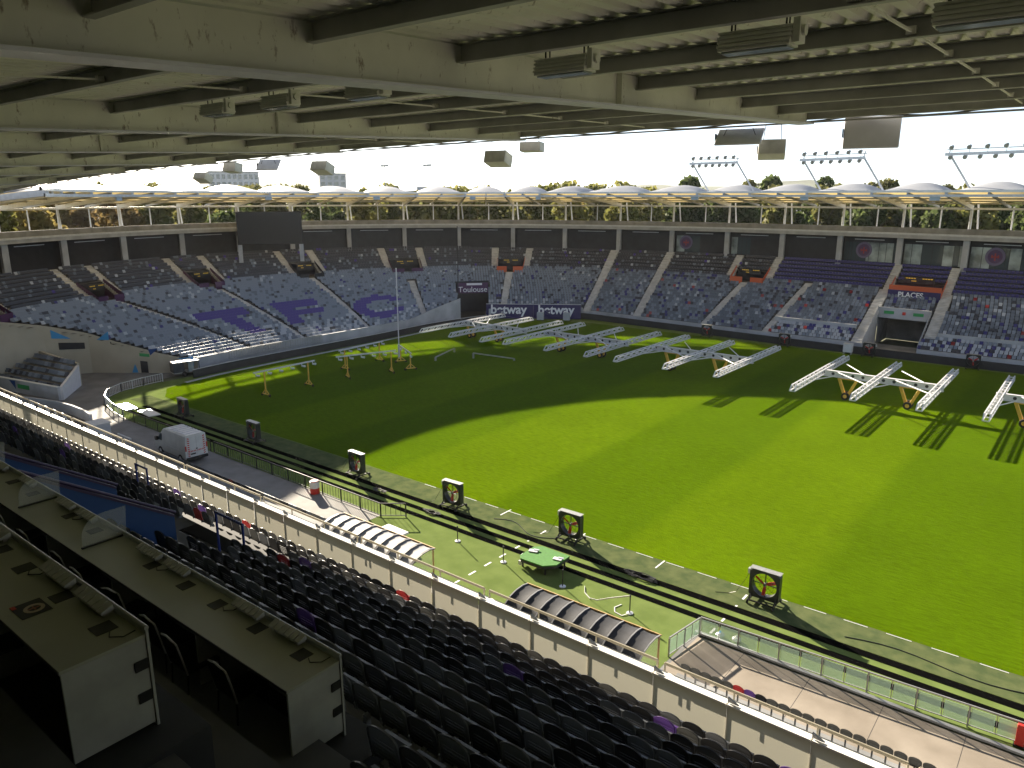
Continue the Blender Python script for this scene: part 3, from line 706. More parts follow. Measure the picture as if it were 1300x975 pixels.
# blue aisle panels with dark handrails
for xx, y0, y1 in ((-15.9, 7.65, 4.75), (-18.5, 7.55, 4.75)):
    b = MB(); z = lambda y: 18.55 - .61 * y
    b.prism([(xx, y0, z(y0) - .25), (xx, y0, z(y0) + 1.05), (xx, y1, z(y1) + 1.15), (xx, y1, z(y1) - .25)], (-.06, 0, 0)); pn = Q_(b.build("blue_panel", M['blue']))
    b = MB(); b.tube((xx - .03, y0 + .05, z(y0) + 1.13), (xx - .03, y1, z(y1) + 1.23), .035, 8); b.beam((xx - .03, y0, z(y0) + 1.07), (xx - .03, y1, z(y1) + 1.17), .10, .05); Q_(b.build("panel_handrail", M['purple']))
for (xa, xb, y, zz) in ((-17.75, -16.5, 9.65, 12.55), (-26.0, -25.2, 11.35, 11.55)):
    b = MB(); b.tube((xa, y, zz), (xa, y, zz + 1.3), .035, 8); b.tube((xb, y, zz), (xb, y, zz + 1.3), .035, 8); b.tube((xa - .03, y, zz + 1.3), (xb + .03, y, zz + 1.3), .035, 8); Q_(b.build("hoop_rail", M['bluem']))
# unseen back wall and right hand closure, added to keep the press rows dark
b = MB(); b.box(XL, 30, -6.3, -6.0, 0, 26); b.box(30, 30.3, -6, 20, 0, 26); Q_(b.build("rear_wall", M['concd']))

# ---- roof
def dzx(x):
    return float(np.interp(x, [-100, -86, -75, -64, -52, -41, -30, -20], [-3.4, -2.6, -1.9, -1.2, -.62, -.32, -.08, 0]))
def deckz(y): return float(np.interp(y, [-8, 0, 3.66, 6.22, 8.93, 11.6, 14.23, 17, 19.6, 22.2, 25], [23.25, 23.72, 23.94, 24.09, 24.2, 24.29, 24.36, 24.43, 24.48, 24.53, 24.58]))
def flz(y): return 23.13 + .0415 * y
PY = [-1.6, 1.05, 3.66, 6.25, 8.93, 11.6, 14.23, 16.95, 19.6, 22.2, 24.75]
RXL, RXR = -92, 26
# corrugated sheet: ribs run front to back
b = MB(); ys = np.linspace(-8, 25.0, 14); prof = []; x = RXL
while x < RXR: prof += [(x, 0), (x + .17, 0), (x + .21, .075), (x + .29, .075)]; x += .33
vs = []
for y in ys:
    for (px_, h) in prof: vs.append((px_, y, deckz(y) + dzx(px_) + h))
n = len(prof); fs = [(j * n + i, j * n + i + 1, (j + 1) * n + i + 1, (j + 1) * n + i) for j in range(len(ys) - 1) for i in range(n - 1)]
b.add(vs, fs); Q_(b.build("roof_sheet", M['deck']))
b = MB(); ys2 = (-8, 0, 6, 12, 18, 24.9)
vs = [(xx, y, deckz(y) + dzx(xx) + .16) for y in ys2 for xx in np.arange(RXL, RXR + 1, 4)]; nx = len(np.arange(RXL, RXR + 1, 4))
b.add(vs, [(j * nx + i, j * nx + i + 1, (j + 1) * nx + i + 1, (j + 1) * nx + i) for j in range(len(ys2) - 1) for i in range(nx - 1)]); Q_(b.build("roof_covering", M['conc']))
GX = [14.2, 3.05, -8.07, -19.2, -30.3, -41.4, -52.5, -63.6, -74.7, -86]
for gx in GX:
    b = MB(); f_ = MB(); ysg = np.linspace(-8, 24.7, 12)
    for y0, y1 in zip(ysg[:-1], ysg[1:]):
        d = dzx(gx); z0 = flz(y0) + d; z1 = flz(y1) + d; t0 = deckz(y0) + d - .02; t1 = deckz(y1) + d - .02
        b.add([(gx - .012, y0, z0 + .041), (gx + .012, y0, z0 + .041), (gx + .012, y1, z1 + .041), (gx - .012, y1, z1 + .041), (gx - .012, y0, t0), (gx + .012, y0, t0), (gx + .012, y1, t1), (gx - .012, y1, t1)], [(0, 4, 7, 3), (1, 2, 6, 5), (0, 1, 5, 4), (3, 7, 6, 2)])
        f_.add([(gx - .24, y0, z0), (gx + .24, y0, z0), (gx + .24, y1, z1), (gx - .24, y1, z1), (gx - .24, y0, z0 + .04), (gx + .24, y0, z0 + .04), (gx + .24, y1, z1 + .04), (gx - .24, y1, z1 + .04)], [(3, 2, 1, 0), (4, 5, 6, 7), (0, 4, 7, 3), (1, 2, 6, 5), (2, 3, 7, 6)])
    for ys_ in (13.4,):
        b.box(gx - .13, gx + .13, ys_, ys_ + .02, flz(ys_) + dzx(gx) + .042, deckz(ys_) + dzx(gx) - .03)
    g = Q_(b.build("girder", M['girder'])); fl = f_.build("girder_flange", M['flange']); fl.parent = g
for i, py in enumerate(PY):
    b = MB(); xs = np.arange(RXL, RXR + .1, 2.0)
    for x0, x1 in zip(xs[:-1], xs[1:]):
        za = deckz(py) + dzx(x0) - .015; zb = deckz(py) + dzx(x1) - .015
        b.beam((x0, py, za - .125), (x1, py, zb - .125), .014, .24); b.beam((x0, py - .045, za - .255), (x1, py - .045, zb - .255), .12, .018); b.beam((x0, py - .045, za - .012), (x1, py - .045, zb - .012), .11, .016)
    Q_(b.build("purlin", M['purlin']))
    if i < len(PY) - 1:
        for gx in GX[1:8]:
            for f in (.5,):
                b = MB(); xx = gx + 11.1 * f; d = dzx(xx); b.beam((xx, py + .05, deckz(py) + d - .20), (xx, PY[i + 1] - .1, deckz(PY[i + 1]) + d - .20), .03, .03)
                b.box(xx - .06, xx + .06, py - .12, py - .02, deckz(py) + d - .24, deckz(py) + d - .14); Q_(b.build("sag_rod", M['girder']))
b = MB(); xs = np.arange(RXL, RXR + .1, 2.0)
for x0, x1 in zip(xs[:-1], xs[1:]):
    za = deckz(25) + dzx(x0); zb = deckz(25) + dzx(x1); b.beam((x0, 25.06, za - .02), (x1, 25.06, zb - .02), .05, .34)
    b.beam((x0, 24.9, za - .34), (x1, 24.9, zb - .34), .06, .05)
Q_(b.build("roof_gutter", M['purlin']))
b = MB(); pts = [(x, 25.12, deckz(25) + dzx(x) - .26 + .05 * math.sin(x * 1.7)) for x in np.arange(-70, 10, .7)]; b.path(pts, .025, 5); Q_(b.build("eaves_cable", M['black']))

# ---- lamps and loudspeakers hung from the roof
def roof_lamp(x, y, label, rz=0.0, wd=.85):
    z = deckz(y) + dzx(x) - .30
    t = thing("roof_heater", label, "heater", (x, y, z), rz, "box heaters under the main roof")
    b = MB(); h = wd / 2
    b.prism([(-h, -.10, -.02), (-h, .10, -.02), (-h, .15, -.24), (-h, -.15, -.24)], (wd, 0, 0)); b.build("housing", M['heater'], t)
    b = MB(); b.box(-h + .03, h - .03, -.11, .11, -.262, -.245); b.build("front_glass", M['windowl'], t)
    b = MB()
    for k in range(4): zz = -.04 - .05 * k; yy = .115 + .012 * k; b.box(-h - .01, h + .01, -yy - .012, yy + .012, zz - .012, zz + .012)
    b.build("cooling_fins", M['heater'], t)
    b = MB(); 
    for xx in (-h + .1, h - .1): b.tube((xx, 0, 0), (xx, 0, .22), .012, 6); b.tube((xx, .1, -.02), (xx, .1, .12), .01, 6)
    b.tube((-h, .1, .12), (h, .1, .12), .012, 6); b.build("hanger", M['blackm'], t)
    b = MB(); b.box(h + .012, h + .09, -.10, .10, -.22, .04); b.tube((h + .09, 0, -.09), (h + .13, 0, -.09), .06, 12); b.build("motor_end", M['heater'], t)
    return t
roof_lamp(-6.45, 9.3, "grey box heater hanging under the main roof just right of the nearest cream girder")
roof_lamp(-3.65, 9.2, "grey box heater hung between the purlins in the middle of the widest roof bay")
roof_lamp(-1.30, 9.2, "grey box heater at the right edge of the picture under the roof sheet", wd=1.0)
roof_lamp(-10.6, 9.3, "grey box heater half hidden just left of the nearest cream girder")
roof_lamp(-13.0, 9.2, "small finned box heater between the second and nearest girders")
roof_lamp(-15.2, 9.2, "small finned box heater closest to the second cream girder from the right")
def hung(name, label, cat, loc, rz, tilt, size, m, drop, grp):
    t = thing(name, label, cat, loc, rz, grp); sx, sy, sz = size
    b = MB(); b.box(-sx / 2, sx / 2, -sy / 2, sy / 2, -sz / 2, sz / 2); o = b.build("cabinet", m, t, bevel=.03); o.rotation_euler = (tilt, 0, 0)
    b = MB(); b.box(-sx / 2 + .05, sx / 2 - .05, sy / 2, sy / 2 + .012, -sz / 2 + .05, sz / 2 - .05)
    for xx in (-.3, 0, .3): b.box(xx * sx - .02, xx * sx + .02, sy / 2 + .012, sy / 2 + .03, -sz / 2 + .05, sz / 2 - .05)
    o = b.build("grille", M['purlin'], t); o.rotation_euler = (tilt, 0, 0)
    b = MB()
    for xx in (-sx * .35, sx * .35): b.tube((xx, 0, sz * .3), (xx * .8, 0, sz / 2 + drop), .012, 6)
    b.box(-sx / 2 - .04, -sx / 2 - .005, -.08, .08, -.12, .12); b.build("hanger", M['blackm'], t)
    return t
G_ = "units hanging from the main roof edge"
hung("loudspeaker", "dark grey loudspeaker with round end hanging lowest below the roof edge at right", "loudspeaker", (-9.35, 25.45, 23.5), .35, -.35, (.85, .55, .5), M['cabgrey'], .55, G_)
hung("flat_panel", "pale slanted flat panel hanging from the roof edge beside a dark loudspeaker", "panel", (-10.3, 25.0, 23.92), .15, .75, (1.5, .75, .08), M['steelw'], .22, G_)
hung("flat_panel", "large pale square panel hanging upright below the roof edge on the right", "panel", (-6.3, 25.3, 23.88), .25, .0, (1.55, .10, .92), M['white'], .2, G_)
hung("loudspeaker", "grey loudspeaker on chains below the roof edge in the middle of the picture", "loudspeaker", (-21.0, 25.5, 23.55), .2, -.3, (1.0, .7, .5), M['cabgrey'], .6, G_)
hung("loudspeaker", "smaller dark loudspeaker tight under the roof edge right of the chained grey one", "loudspeaker", (-19.6, 26.0, 24.0), .2, -.1, (.95, .45, .38), M['cabgrey'], .25, G_)
hung("loudspeaker", "grey loudspeaker hanging over the pale domes left of centre", "loudspeaker", (-33.4, 26.0, 23.47), .2, -.4, (1.05, .7, .5), M['cabgrey'], .45, G_)
hung("flat_panel", "thin pale panel seen edge on under the roof edge at left", "panel", (-38.2, 26.0, 23.75), .2, 1.0, (1.6, .7, .08), M['steelw'], .2, G_)
hung("loudspeaker", "round ended loudspeaker cluster close under the roof edge at left", "loudspeaker", (-41.8, 26.0, 23.68), .2, -.2, (1.0, .6, .55), M['cabgrey'], .1, G_)
hung("loudspeaker", "leftmost grey loudspeaker hanging free below the roof", "loudspeaker", (-45.2, 26.0, 23.14), .2, -.5, (1.05, .65, .45), M['cabgrey'], .6, G_)

# ================================================================== NEAR SEATS
def arch_seat():
    bk = MB(); w_, h0, h1 = .228, .36, .80
    yb = lambda z: -.02 - (z - .36) * .16
    def slab(x0, x1, z0, z1, th=.022): bk.add([(x0, yb(z0), z0), (x1, yb(z0), z0), (x1, yb(z1), z1), (x0, yb(z1), z1), (x0, yb(z0) - th, z0), (x1, yb(z0) - th, z0), (x1, yb(z1) - th, z1), (x0, yb(z1) - th, z1)], [(3, 2, 1, 0), (4, 5, 6, 7), (0, 1, 5, 4), (2, 3, 7, 6), (1, 2, 6, 5), (3, 0, 4, 7)])
    slab(-w_, -.17, .36, .69); slab(.17, w_, .36, .69)
    for i, z in enumerate(np.linspace(.36, .645, 6)): slab(-.17, .17, z, z + .045)
    top = [(-w_, .69)] + [(-w_ * math.cos(a), .70 + .13 * math.sin(a)) for a in np.linspace(.3, math.pi - .3, 11)] + [(w_, .69)]
    P = [Vector((x, yb(z), z)) for x, z in top]; bk.prism(list(reversed(P)), (0, -.022, -.003))
    rim = [Vector((x, yb(z) - .03, z + .004)) for x, z in top]; bk.path([Vector((-w_, yb(.4) - .028, .4))] + rim + [Vector((w_, yb(.4) - .028, .4))], .010, 5)
    pn = MB(); pn.add([(-.2, .02, .34), (.2, .02, .34), (.2, .10, .58), (-.2, .10, .58), (-.2, .07, .33), (.2, .07, .33), (.2, .15, .57), (-.2, .15, .57)], [(0, 1, 2, 3), (5, 4, 7, 6), (0, 4, 5, 1), (2, 6, 7, 3), (0, 3, 7, 4), (1, 5, 6, 2)])
    br = MB()
    for xx in (-.232, .232): br.box(xx - .012, xx + .012, -.05, .05, .33, .42); br.ball((xx, -.055, .42), .016, 6)
    br.box(-.03, .03, -.12, -.04, 0, .40)
    return bk, pn, br
bk, pn, br = arch_seat()
def near_colour(k, x):
    u = rng.rand()
    if u < .0: return 5
    if u < .012: return 9
    if u < .40: return 7
    if u < .62: return 10
    if u < .82: return 8
    return 11
def pix(P):
    v = Vector(P) - Vector((0, 0, 22)); d = v.dot(FW); return 650 + 954 * v.dot(RT) / d, 487.5 - 954 * v.dot(UP) / d, v.length, d
SLOTS = []
for k in range(0, 15):
    xmax = 4.5
    x = xmax - (.0 if k % 2 else .25)
    while x > XL + 1:
        ok = True
        if k >= 10 and (x < -5.45 or pix((x, rowY(k), rowZ(k) + .7))[0] < 452): ok = False
        if k == 9 and x < -16.3: ok = False
        if k in (2, 3, 4) and VX0 < x < VX1: ok = False
        if 5 <= k <= 9 and (-19.2 < x < -15.5): ok = False
        if k >= 6 and x < -19: ok = False
        if ok: SLOTS.append((x, rowY(k), rowZ(k), k))
        x -= .505
FRONT = [(x, 28.75, .42) for x in np.arange(-12.6, 1.5, .5)] + [(x, 28.75, .42) for x in np.arange(-60.5, -38.6, .5)]
cand = []
for s_ in SLOTS:
    u, v, L, d = pix((s_[0], s_[1], s_[2] + .7))
    if d > .5 and -20 < u < 1320 and -20 < v < 1010: cand.append((L, s_))
cand.sort(key=lambda q: q[0])
near = [s_ for L, s_ in cand[:272]]; nearset = set(near)
protos = {}
FORCE = {}
for (tu, tv, tc_) in ((368, 703, 5), (507, 750, 5), (322, 655, 5), (247, 657, 5), (520, 763, 9), (700, 830, 9), (845, 912, 9), (1000, 962, 9), (262, 645, 9), (395, 712, 9), (660, 850, 9)):
    best = min(SLOTS, key=lambda s_: (pix((s_[0], s_[1], s_[2] + .68))[0] - tu) ** 2 + (pix((s_[0], s_[1], s_[2] + .68))[1] - tv) ** 2); FORCE[best] = tc_
names = {5: ("red", "red plastic stadium seat with slotted back"), 9: ("violet", "violet plastic stadium seat with slotted back"), 7: ("black", "black slotted plastic stadium seat among the steep rows below the press desks"), 10: ("charcoal", "charcoal slotted plastic stadium seat among the steep rows below the press desks"), 8: ("warm grey", "warm grey slotted plastic stadium seat among the steep rows below the press desks"), 11: ("ash grey", "ash grey slotted plastic stadium seat among the steep rows below the press desks")}
place_words = {}
rr = rng.rand(len(near))
forced = {}
ordn = ["first", "second", "third", "fourth", "fifth", "sixth", "seventh", "eighth", "ninth", "tenth", "eleventh", "twelfth", "thirteenth", "fourteenth", "fifteenth"]
special = {}
def near_seat(x, y, z, c_, label, grp):
    if c_ not in protos:
        t = thing("stadium_seat", label, "seat", (x, y, z), 0, grp)
        o1 = bk.build("backrest", SEATM[c_], t); o2 = pn.build("seat_pan", SEATM[c_], t); o3 = br.build("bracket", M['galv'], t); protos[c_] = t; return t
    return dup(protos[c_], (x, y, z), 0, label, grp)
cnt = {}
for (x, y, z, k) in near:
    c_ = FORCE.get((x, y, z, k), near_colour(k, x))
    cn, base = names[c_]
    if c_ in (5, 9):
        i = cnt.get((c_, k), 0); cnt[(c_, k)] = i + 1
        label = "nearest %s plastic seat in the %s row up from the white parapet" % (cn, ordn[k])
        if i > 0: c_ = 7; cn, base = names[7]; label = "black slotted plastic seat in the %s row up from the white parapet" % ordn[k]
    else: label = "%s slotted plastic seat in the %s row up from the white parapet" % (cn, ordn[k])
    near_seat(x, y, z, c_, label, "slotted seats in the steep upper rows")
# the single row of seats on the walkway
fcol = {5: 5, 6: 9, 7: 7}
nf = 0
for i, (x, y, z) in enumerate(FRONT):
    if i < 28:
        c_ = fcol.get(i, 8)
        lab = {5: "red seat in the front row on the sunlit beige walkway", 6: "violet seat beside the red one in the front row on the beige walkway", 7: "black seat in the front row on the beige walkway, two right of the red one"}.get(i, "warm grey seat in the single front row on the sunlit beige walkway")
        near_seat(x, y, z, c_, lab, "front row seats along the walkways")
    else: stuff.add(pb.v, pb.f, (x, y, z), (0, 1), int(rng.choice([1, 1, 8, 2, 7] if i != 50 else [5])))
# simplified arched seat for the remaining near rows
sb_ = MB(); top = [(-.215, .36), (.215, .36)] + [(.215 * math.cos(a), .66 + .145 * math.sin(a)) for a in np.linspace(0, math.pi, 7)]
P = [Vector((x, -.02 - (z - .36) * .16, z)) for x, z in top]; sb_.prism(list(reversed(P)), (0, -.025, 0))
sb_.add([(-.2, 0, .34), (.2, 0, .34), (.2, .10, .58), (-.2, .10, .58)], [(0, 1, 2, 3)])
hw = MB(); hw.box(-.26, -.235, -.1, .03, .36, .42)
for s_ in SLOTS:
    if s_ in nearset: continue
    stuff.add(sb_.v, sb_.f, s_[:3], (0, 1), int(FORCE.get(s_, near_colour(s_[3], s_[0]))))
    stuff.add(hw.v, hw.f, s_[:3], (0, 1), 1)

# ================================================================== PRESS DESKS
def press_desk(label, xr, xl, y0, y1, z, plates, boxes):
    t = thing("press_desk", label, "desk", (xr, (y0 + y1) / 2, z - .95), 0, "press desks at the top of the stand")
    ym = (y0 + y1) / 2; L = lambda x: x - xr; Y = lambda y: y - ym; Zb = .95
    b = MB(); b.box(L(xl), 0, Y(y0), Y(y1), Zb - .03, Zb); b.build("desk_top", M['desk'], t)
    b = MB(); b.box(-.03, .0, Y(y0) + .01, Y(y1) - .02, .05, Zb - .032)
    b.build("end_panel", M['deskp'], t)
    for zz in (.62, .30): b = MB(); b.box(-.032, .012, Y(y1) - .14, Y(y1) - .02, zz, zz + .1); b.build("bracket", M['blackm'], t)
    b = MB(); b.box(L(xl), .012, Y(y1) - .012, Y(y1) + .012, -.1, Zb + .05); b.tube((L(xl), Y(y1), Zb + .06), (.012, Y(y1), Zb + .06), .022, 8); b.build("front_board", M['deskp'], t)
    b = MB(); b.box(L(xl), .002, Y(y0) - .006, Y(y0) - .0005, Zb - .03, Zb + .002); b.build("edge_trim", M['deskt'], t)
    for px_ in plates[:8:2]:
        b = MB(); q = [Vector((L(px_) + .12, Y(y1) - .2, Zb + .008)), Vector((L(px_) + .2, Y(y1) - .24, Zb + .008)), Vector((L(px_) + .3, Y(y1) - .16, Zb + .012)), Vector((L(px_) + .36, Y(y1) - .08, Zb + .06))]; b.path(q, .006, 5); b.build("cable", M['black'], t)
    x = -1.9
    while x > L(xl):
        b = MB(); b.box(x - .025, x, Y(y0) + .05, Y(y1) - .03, .0, Zb - .032); b.build("divider", M['deskp'], t); x -= 2.2
    for px_ in plates:
        b = MB(); b.box(L(px_) - .095, L(px_) + .095, Y(y1) - .30, Y(y1) - .11, Zb, Zb + .006); b.build("black_plate", M['deskt'], t)
    for a, c_ in boxes:
        b = MB(); n = 6; wd = (c_ - a) / n
        for k in range(n):
            x0 = L(a + wd * k); b.prism([(x0 + .008, Y(y1) - .16, Zb + .085), (x0 + .008, Y(y1) - .05, Zb + .13), (x0 + .008, Y(y1) - .05, Zb + .07), (x0 + .008, Y(y1) - .16, Zb + .06)], (wd - .016, 0, 0))
        for xx in (a + .1, c_ - .1): b.box(L(xx) - .02, L(xx) + .02, Y(y1) - .12, Y(y1) - .07, Zb, Zb + .07)
        b.box(L(a) + .02, L(c_) - .02, Y(y1) - .13, Y(y1) - .06, Zb + .045, Zb + .062); b.build("socket_strip", M['sockets'], t)
    return t
press_desk("long cream press desk whose end stands against the dark seat rows", -6.08, -22, 3.88, 4.58, 17.0, [-6.5, -7.36, -8.23, -9.0, -9.9, -11.7, -12.6, -14.1, -15.0, -16.4, -17.3, -18.9], [(-7.2, -6.6), (-8.0, -7.42), (-9.71, -9.13), (-10.48, -9.88), (-12.5, -11.9), (-13.3, -12.7), (-14.9, -14.3), (-16.2, -15.6), (-17.8, -17.2)])
press_desk("nearest cream press desk in the bottom left corner with a dark poster lying on it", -6.30, -16, 1.93, 2.66, 18.2, [-6.69, -7.58, -8.52, -9.19, -10.2], [(-7.43, -6.8), (-8.25, -7.6), (-9.9, -9.3)])
for i, x in enumerate((-11.2, -13.6, -16.1)):
    b = MB(); pts = [(x, 4.0, 17.02), (x, 4.62, 17.02), (x, 4.66, 17.46)] + [(x, 4.0 + .34 * (1 - math.sin(a)) + .0, 17.16 + .30 * math.cos(a)) for a in np.linspace(.0, math.pi / 2, 7)]
    t = thing("desk_screen", ["clear acrylic divider across the cream desk nearest the blue panel's low end", "middle clear acrylic divider across the cream desk", "leftmost clear acrylic divider on the far end of the cream desk"][i], "screen", (x, 4.3, 17.0), 0, "clear dividers on the press desk")
    b.prism([(p[0] - x, p[1] - 4.3, p[2] - 17.0) for p in pts], (.008, 0, 0)); b.build("acrylic_sheet", M['glass'], t)
    b = MB(); b.box(-.015, .025, -.32, .27, .0, .022); b.build("base_strip", M['deskt'], t)
t = thing("poster", "dark rectangular poster with a pale round emblem lying on the nearest press desk", "poster", (-7.57, 2.18, 18.2))
b = MB(); b.box(-.16, .16, -.13, .13, .001, .005); b.build("sheet", mat("poster_dark", (.02, .018, .022), .6), t)
b = MB(); b.ring((.02, .02, .006), (0, 0, 1), .055, .09, .002, 24); b.build("emblem_ring", mat("poster_cream", (.45, .36, .26), .6), t)
b = MB(); b.box(-.03, .06, .012, .028, .006, .008); b.box(.008, .026, -.03, .07, .0065, .0085); b.build("emblem_cross", mat("poster_rust", (.30, .12, .07), .6), t)
b = MB(); b.box(-.16, -.09, -.13, -.09, .006, .008); b.build("red_corner", M['red'], t)
# chairs behind the desks
ch = thing("press_chair", "", "chair")
b = MB(); pts = [(-.2, -.2, .42), (-.21, -.26, .70), (-.19, -.29, .86), (.0, -.31, .92), (.19, -.29, .86), (.21, -.26, .70), (.2, -.2, .42)]; b.path([Vector(p) for p in pts], .013, 6); b.build("back_frame", M['chairst'], ch)
b = MB(); n = 9
for z0, z1 in ((.46, .56), (.56, .68), (.68, .80), (.80, .89)):
    yo = lambda z: -.2 - (z - .42) * .22
    b.add([(-.185, yo(z0), z0), (.185, yo(z0), z0), (.185, yo(z1) + .0, z1), (-.185, yo(z1), z1)], [(0, 1, 2, 3)]); b.add([(-.185, yo(z0) - .012, z0), (.185, yo(z0) - .012, z0), (.185, yo(z1) - .012, z1), (-.185, yo(z1) - .012, z1)], [(3, 2, 1, 0)])
b.build("backrest", M['black'], ch)
b = MB(); b.box(-.2, .2, -.2, .22, .42, .45); b.build("seat", M['black'], ch, bevel=.01)
for sx in (-.19, .19):
    for sy in (-.2, .2): b = MB(); b.tube((sx, sy, .42), (sx * 1.1, sy * 1.15, 0), .011, 6); b.build("leg", M['blackm'], ch)
spots = [(-7.18, 4.02, 16.05), (-8.1, 3.95, 16.05), (-8.75, 4.0, 16.05), (-9.86, 4.02, 16.05), (-10.75, 3.98, 16.05), (-11.5, 4.02, 16.05), (-12.75, 4.0, 16.05), (-13.6, 4.02, 16.05), (-8.05, 2.06, 17.28)]
CHL = ["first dark press chair from the right end of the farther cream desk", "second dark press chair along the farther cream desk, close to the third", "third dark press chair along the farther cream desk", "fourth dark press chair along the farther cream desk", "fifth dark press chair along the farther cream desk", "sixth dark press chair along the farther cream desk", "seventh dark press chair along the farther cream desk, near the acrylic divider", "last visible dark press chair at the left edge behind the farther desk", "dark press chair pulled up to the nearest cream desk in the corner"]
for i, p in enumerate(spots):
    o = ch if i == 0 else dup(ch, p, random.uniform(-.25, .25), None, None); o.location = p; o["label"] = CHL[i]; o["group"] = "black press chairs"
b = MB(); b.box(-40, -5.6, 2.95, 4.85, 15.4, 16.03); b.box(-40, -5.9, .9, 2.95, 15.4, 17.26); b.box(-40, -5.9, -1, .9, 15.4, 18.5); Q_(b.build("press_platform", mat("dark_floor", (.03, .03, .03), .9, var=.3, scale=1.5)))

# ================================================================== CORNER TERRACE BLOCK AND RAMP WALL (left)
cs = thing("corner_terrace", "low block of grey seats with white end wall beside the vehicle gap at the left", "grandstand", (-95, 32, 0))
def C_(o): o.parent = cs; o.location = Vector((95, -32, 0)); return o
f0 = Vector((-89.7, 32.1, 0)); f1 = Vector((-103, 29.4, 0)); k0 = Vector((-95.2, 36.2, 0)); k1 = Vector((-114, 33.6, 0))
b = MB(); nr = 5
for i in range(nr):
    a0 = f0.lerp(k0, i / nr); a1 = f1.lerp(k1, i / nr); c0 = f0.lerp(k0, (i + 1) / nr); c1 = f1.lerp(k1, (i + 1) / nr); z = .7 + .42 * i
    b.add([(a0.x, a0.y, z), (a1.x, a1.y, z), (c1.x, c1.y, z), (c0.x, c0.y, z), (c0.x, c0.y, z + .3), (c1.x, c1.y, z + .3)], [(0, 1, 2, 3), (3, 2, 5, 4)])
    n_ = (f0 - k0).normalized()
    for j in range(26):
        p = a0.lerp(c0, .6).lerp(a1.lerp(c1, .6), (j + .5) / 26); stuff.add(pb.v, pb.f, (p.x, p.y, z), ((f0 - k0).xy.normalized().x * .5 + .35, -.8), int(rng.choice([0, 1, 1, 2])))
C_(b.build("terrace", M['conc']))
def wall(b, p, q, z0a, z1a, z0b, z1b, th):
    d = (q - p).normalized(); n = Vector((d.y, -d.x, 0)) * th
    b.add([(p.x, p.y, z0a), (q.x, q.y, z0b), (q.x, q.y, z1b), (p.x, p.y, z1a), (p.x + n.x, p.y + n.y, z0a), (q.x + n.x, q.y + n.y, z0b), (q.x + n.x, q.y + n.y, z1b), (p.x + n.x, p.y + n.y, z1a)], [(0, 3, 2, 1), (4, 5, 6, 7), (3, 7, 6, 2), (0, 4, 7, 3), (1, 2, 6, 5)])
b = MB(); wall(b, f0, k0, 0, 1.55, 0, 2.5, .28); C_(b.build("end_wall", M['white']))
b = MB(); wall(b, f1, f0, 0, 1.5, 0, 1.5, .25); C_(b.build("front_wall", M['concl']))
b = MB(); wall(b, f1, f0, 1.503, 1.58, 1.503, 1.58, .35); C_(b.build("wall_coping", M['cap']))
b = MB(); wall(b, k0 + Vector((.0, .1, 0)), k1, 0, 2.7, 0, 4.4, .3); C_(b.build("rear_wall", M['beige']))
d = (f1 - f0).normalized(); n = Vector((-d.y, d.x, 0)); n = n if n.y < 0 else -n
q = f0 + d * 7.8 + n * .3
b = MB(); b.add([q + Vector((0, 0, .4)), q + d * 1.1 + Vector((0, 0, 1.4)), q + Vector((0, 0, 1.4))], [(0, 1, 2)]); C_(b.build("painted_triangle", M['blue']))
q = f0 + d * 5.2 + n * .3; b = MB(); b.add([q + Vector((0, 0, .6)), q + d * 2.2 + Vector((0, 0, .6)), q + d * 2.2 + Vector((0, 0, 1.1)), q + Vector((0, 0, 1.1))], [(0, 1, 2, 3)]); C_(b.build("exit_sign", M['green']))
b = MB(); pts = [(-95, 27.4), (-91.5, 28.2), (-88.5, 29.3), (-85.5, 30.2), (-82.5, 30.5), (-79.5, 30.5), (-77.3, 30.2), (-76, 29.6)]
for a, c_ in zip(pts[:-1], pts[1:]): wall(b, Vector((*a, 0)), Vector((*c_, 0)), 0, 1.05, 0, 1.05, .22)
rw = b.build("ramp_wall", M['concl']); tag(rw, "low curved pale ramp wall on the left between parapet and corner gate", "wall")
b = MB()
for k in range(8): b.box(-90 + k * 1.6, -74, 26 - .0, 27.2 + .35 * k * .4, 0.0, 1.0 - .12 * k)
tag(b.build("ramp_steps", M['conc']), "grey steps behind the curved ramp wall", "steps")
t = thing("stair_rail", "row of bright handrail posts on the steps behind the curved ramp wall", "handrail", (-82, 28.2, .2))
for k in range(5):
    b = MB()
    for o_ in (0, .5): b.tube((-4 + 2.0 * k + o_, 0, 0), (-4.4 + 2.0 * k + o_, -.3, 1.3), .035, 6)
    b.tube((-4.4 + 2.0 * k, -.3, 1.3), (-3.9 + 2.0 * k, -.3, 1.3), .03, 6); b.build("post", M['alu'], t)
t = thing("site_cabinet", "pale grey upright cabinet beside the walkway near the curved ramp wall", "cabinet", (-71.6, 28.4, 0)); b = MB(); b.box(-.9, .9, -.7, .7, .1, 1.7); b.build("body", M['vanw'], t, bevel=.03)
b = MB(); b.box(-.02, .02, .705, .72, .2, 1.6); b.box(-.8, .8, .705, .715, .2, .25); b.build("door_seam", M['dark'], t); b = MB(); b.box(-1, 1, -.8, .8, 1.7, 1.76); b.build("lid", M['steelw'], t); b = MB(); b.box(-.8, .8, -.6, .6, 0, .1); b.build("plinth", M['conc'], t)
t = thing("bench_rail", "short white rail standing on the walkway beside the pale cabinet", "rail", (-68.4, 29.2, 0)); b = MB(); b.box(-1.3, 1.3, -.06, .06, .75, .85); b.build("top_bar", M['white'], t)
for xx in (-1.1, 0, 1.1): b = MB(); b.box(xx - .04, xx + .04, -.05, .05, 0, .75); b.build("post", M['steelw'], t)
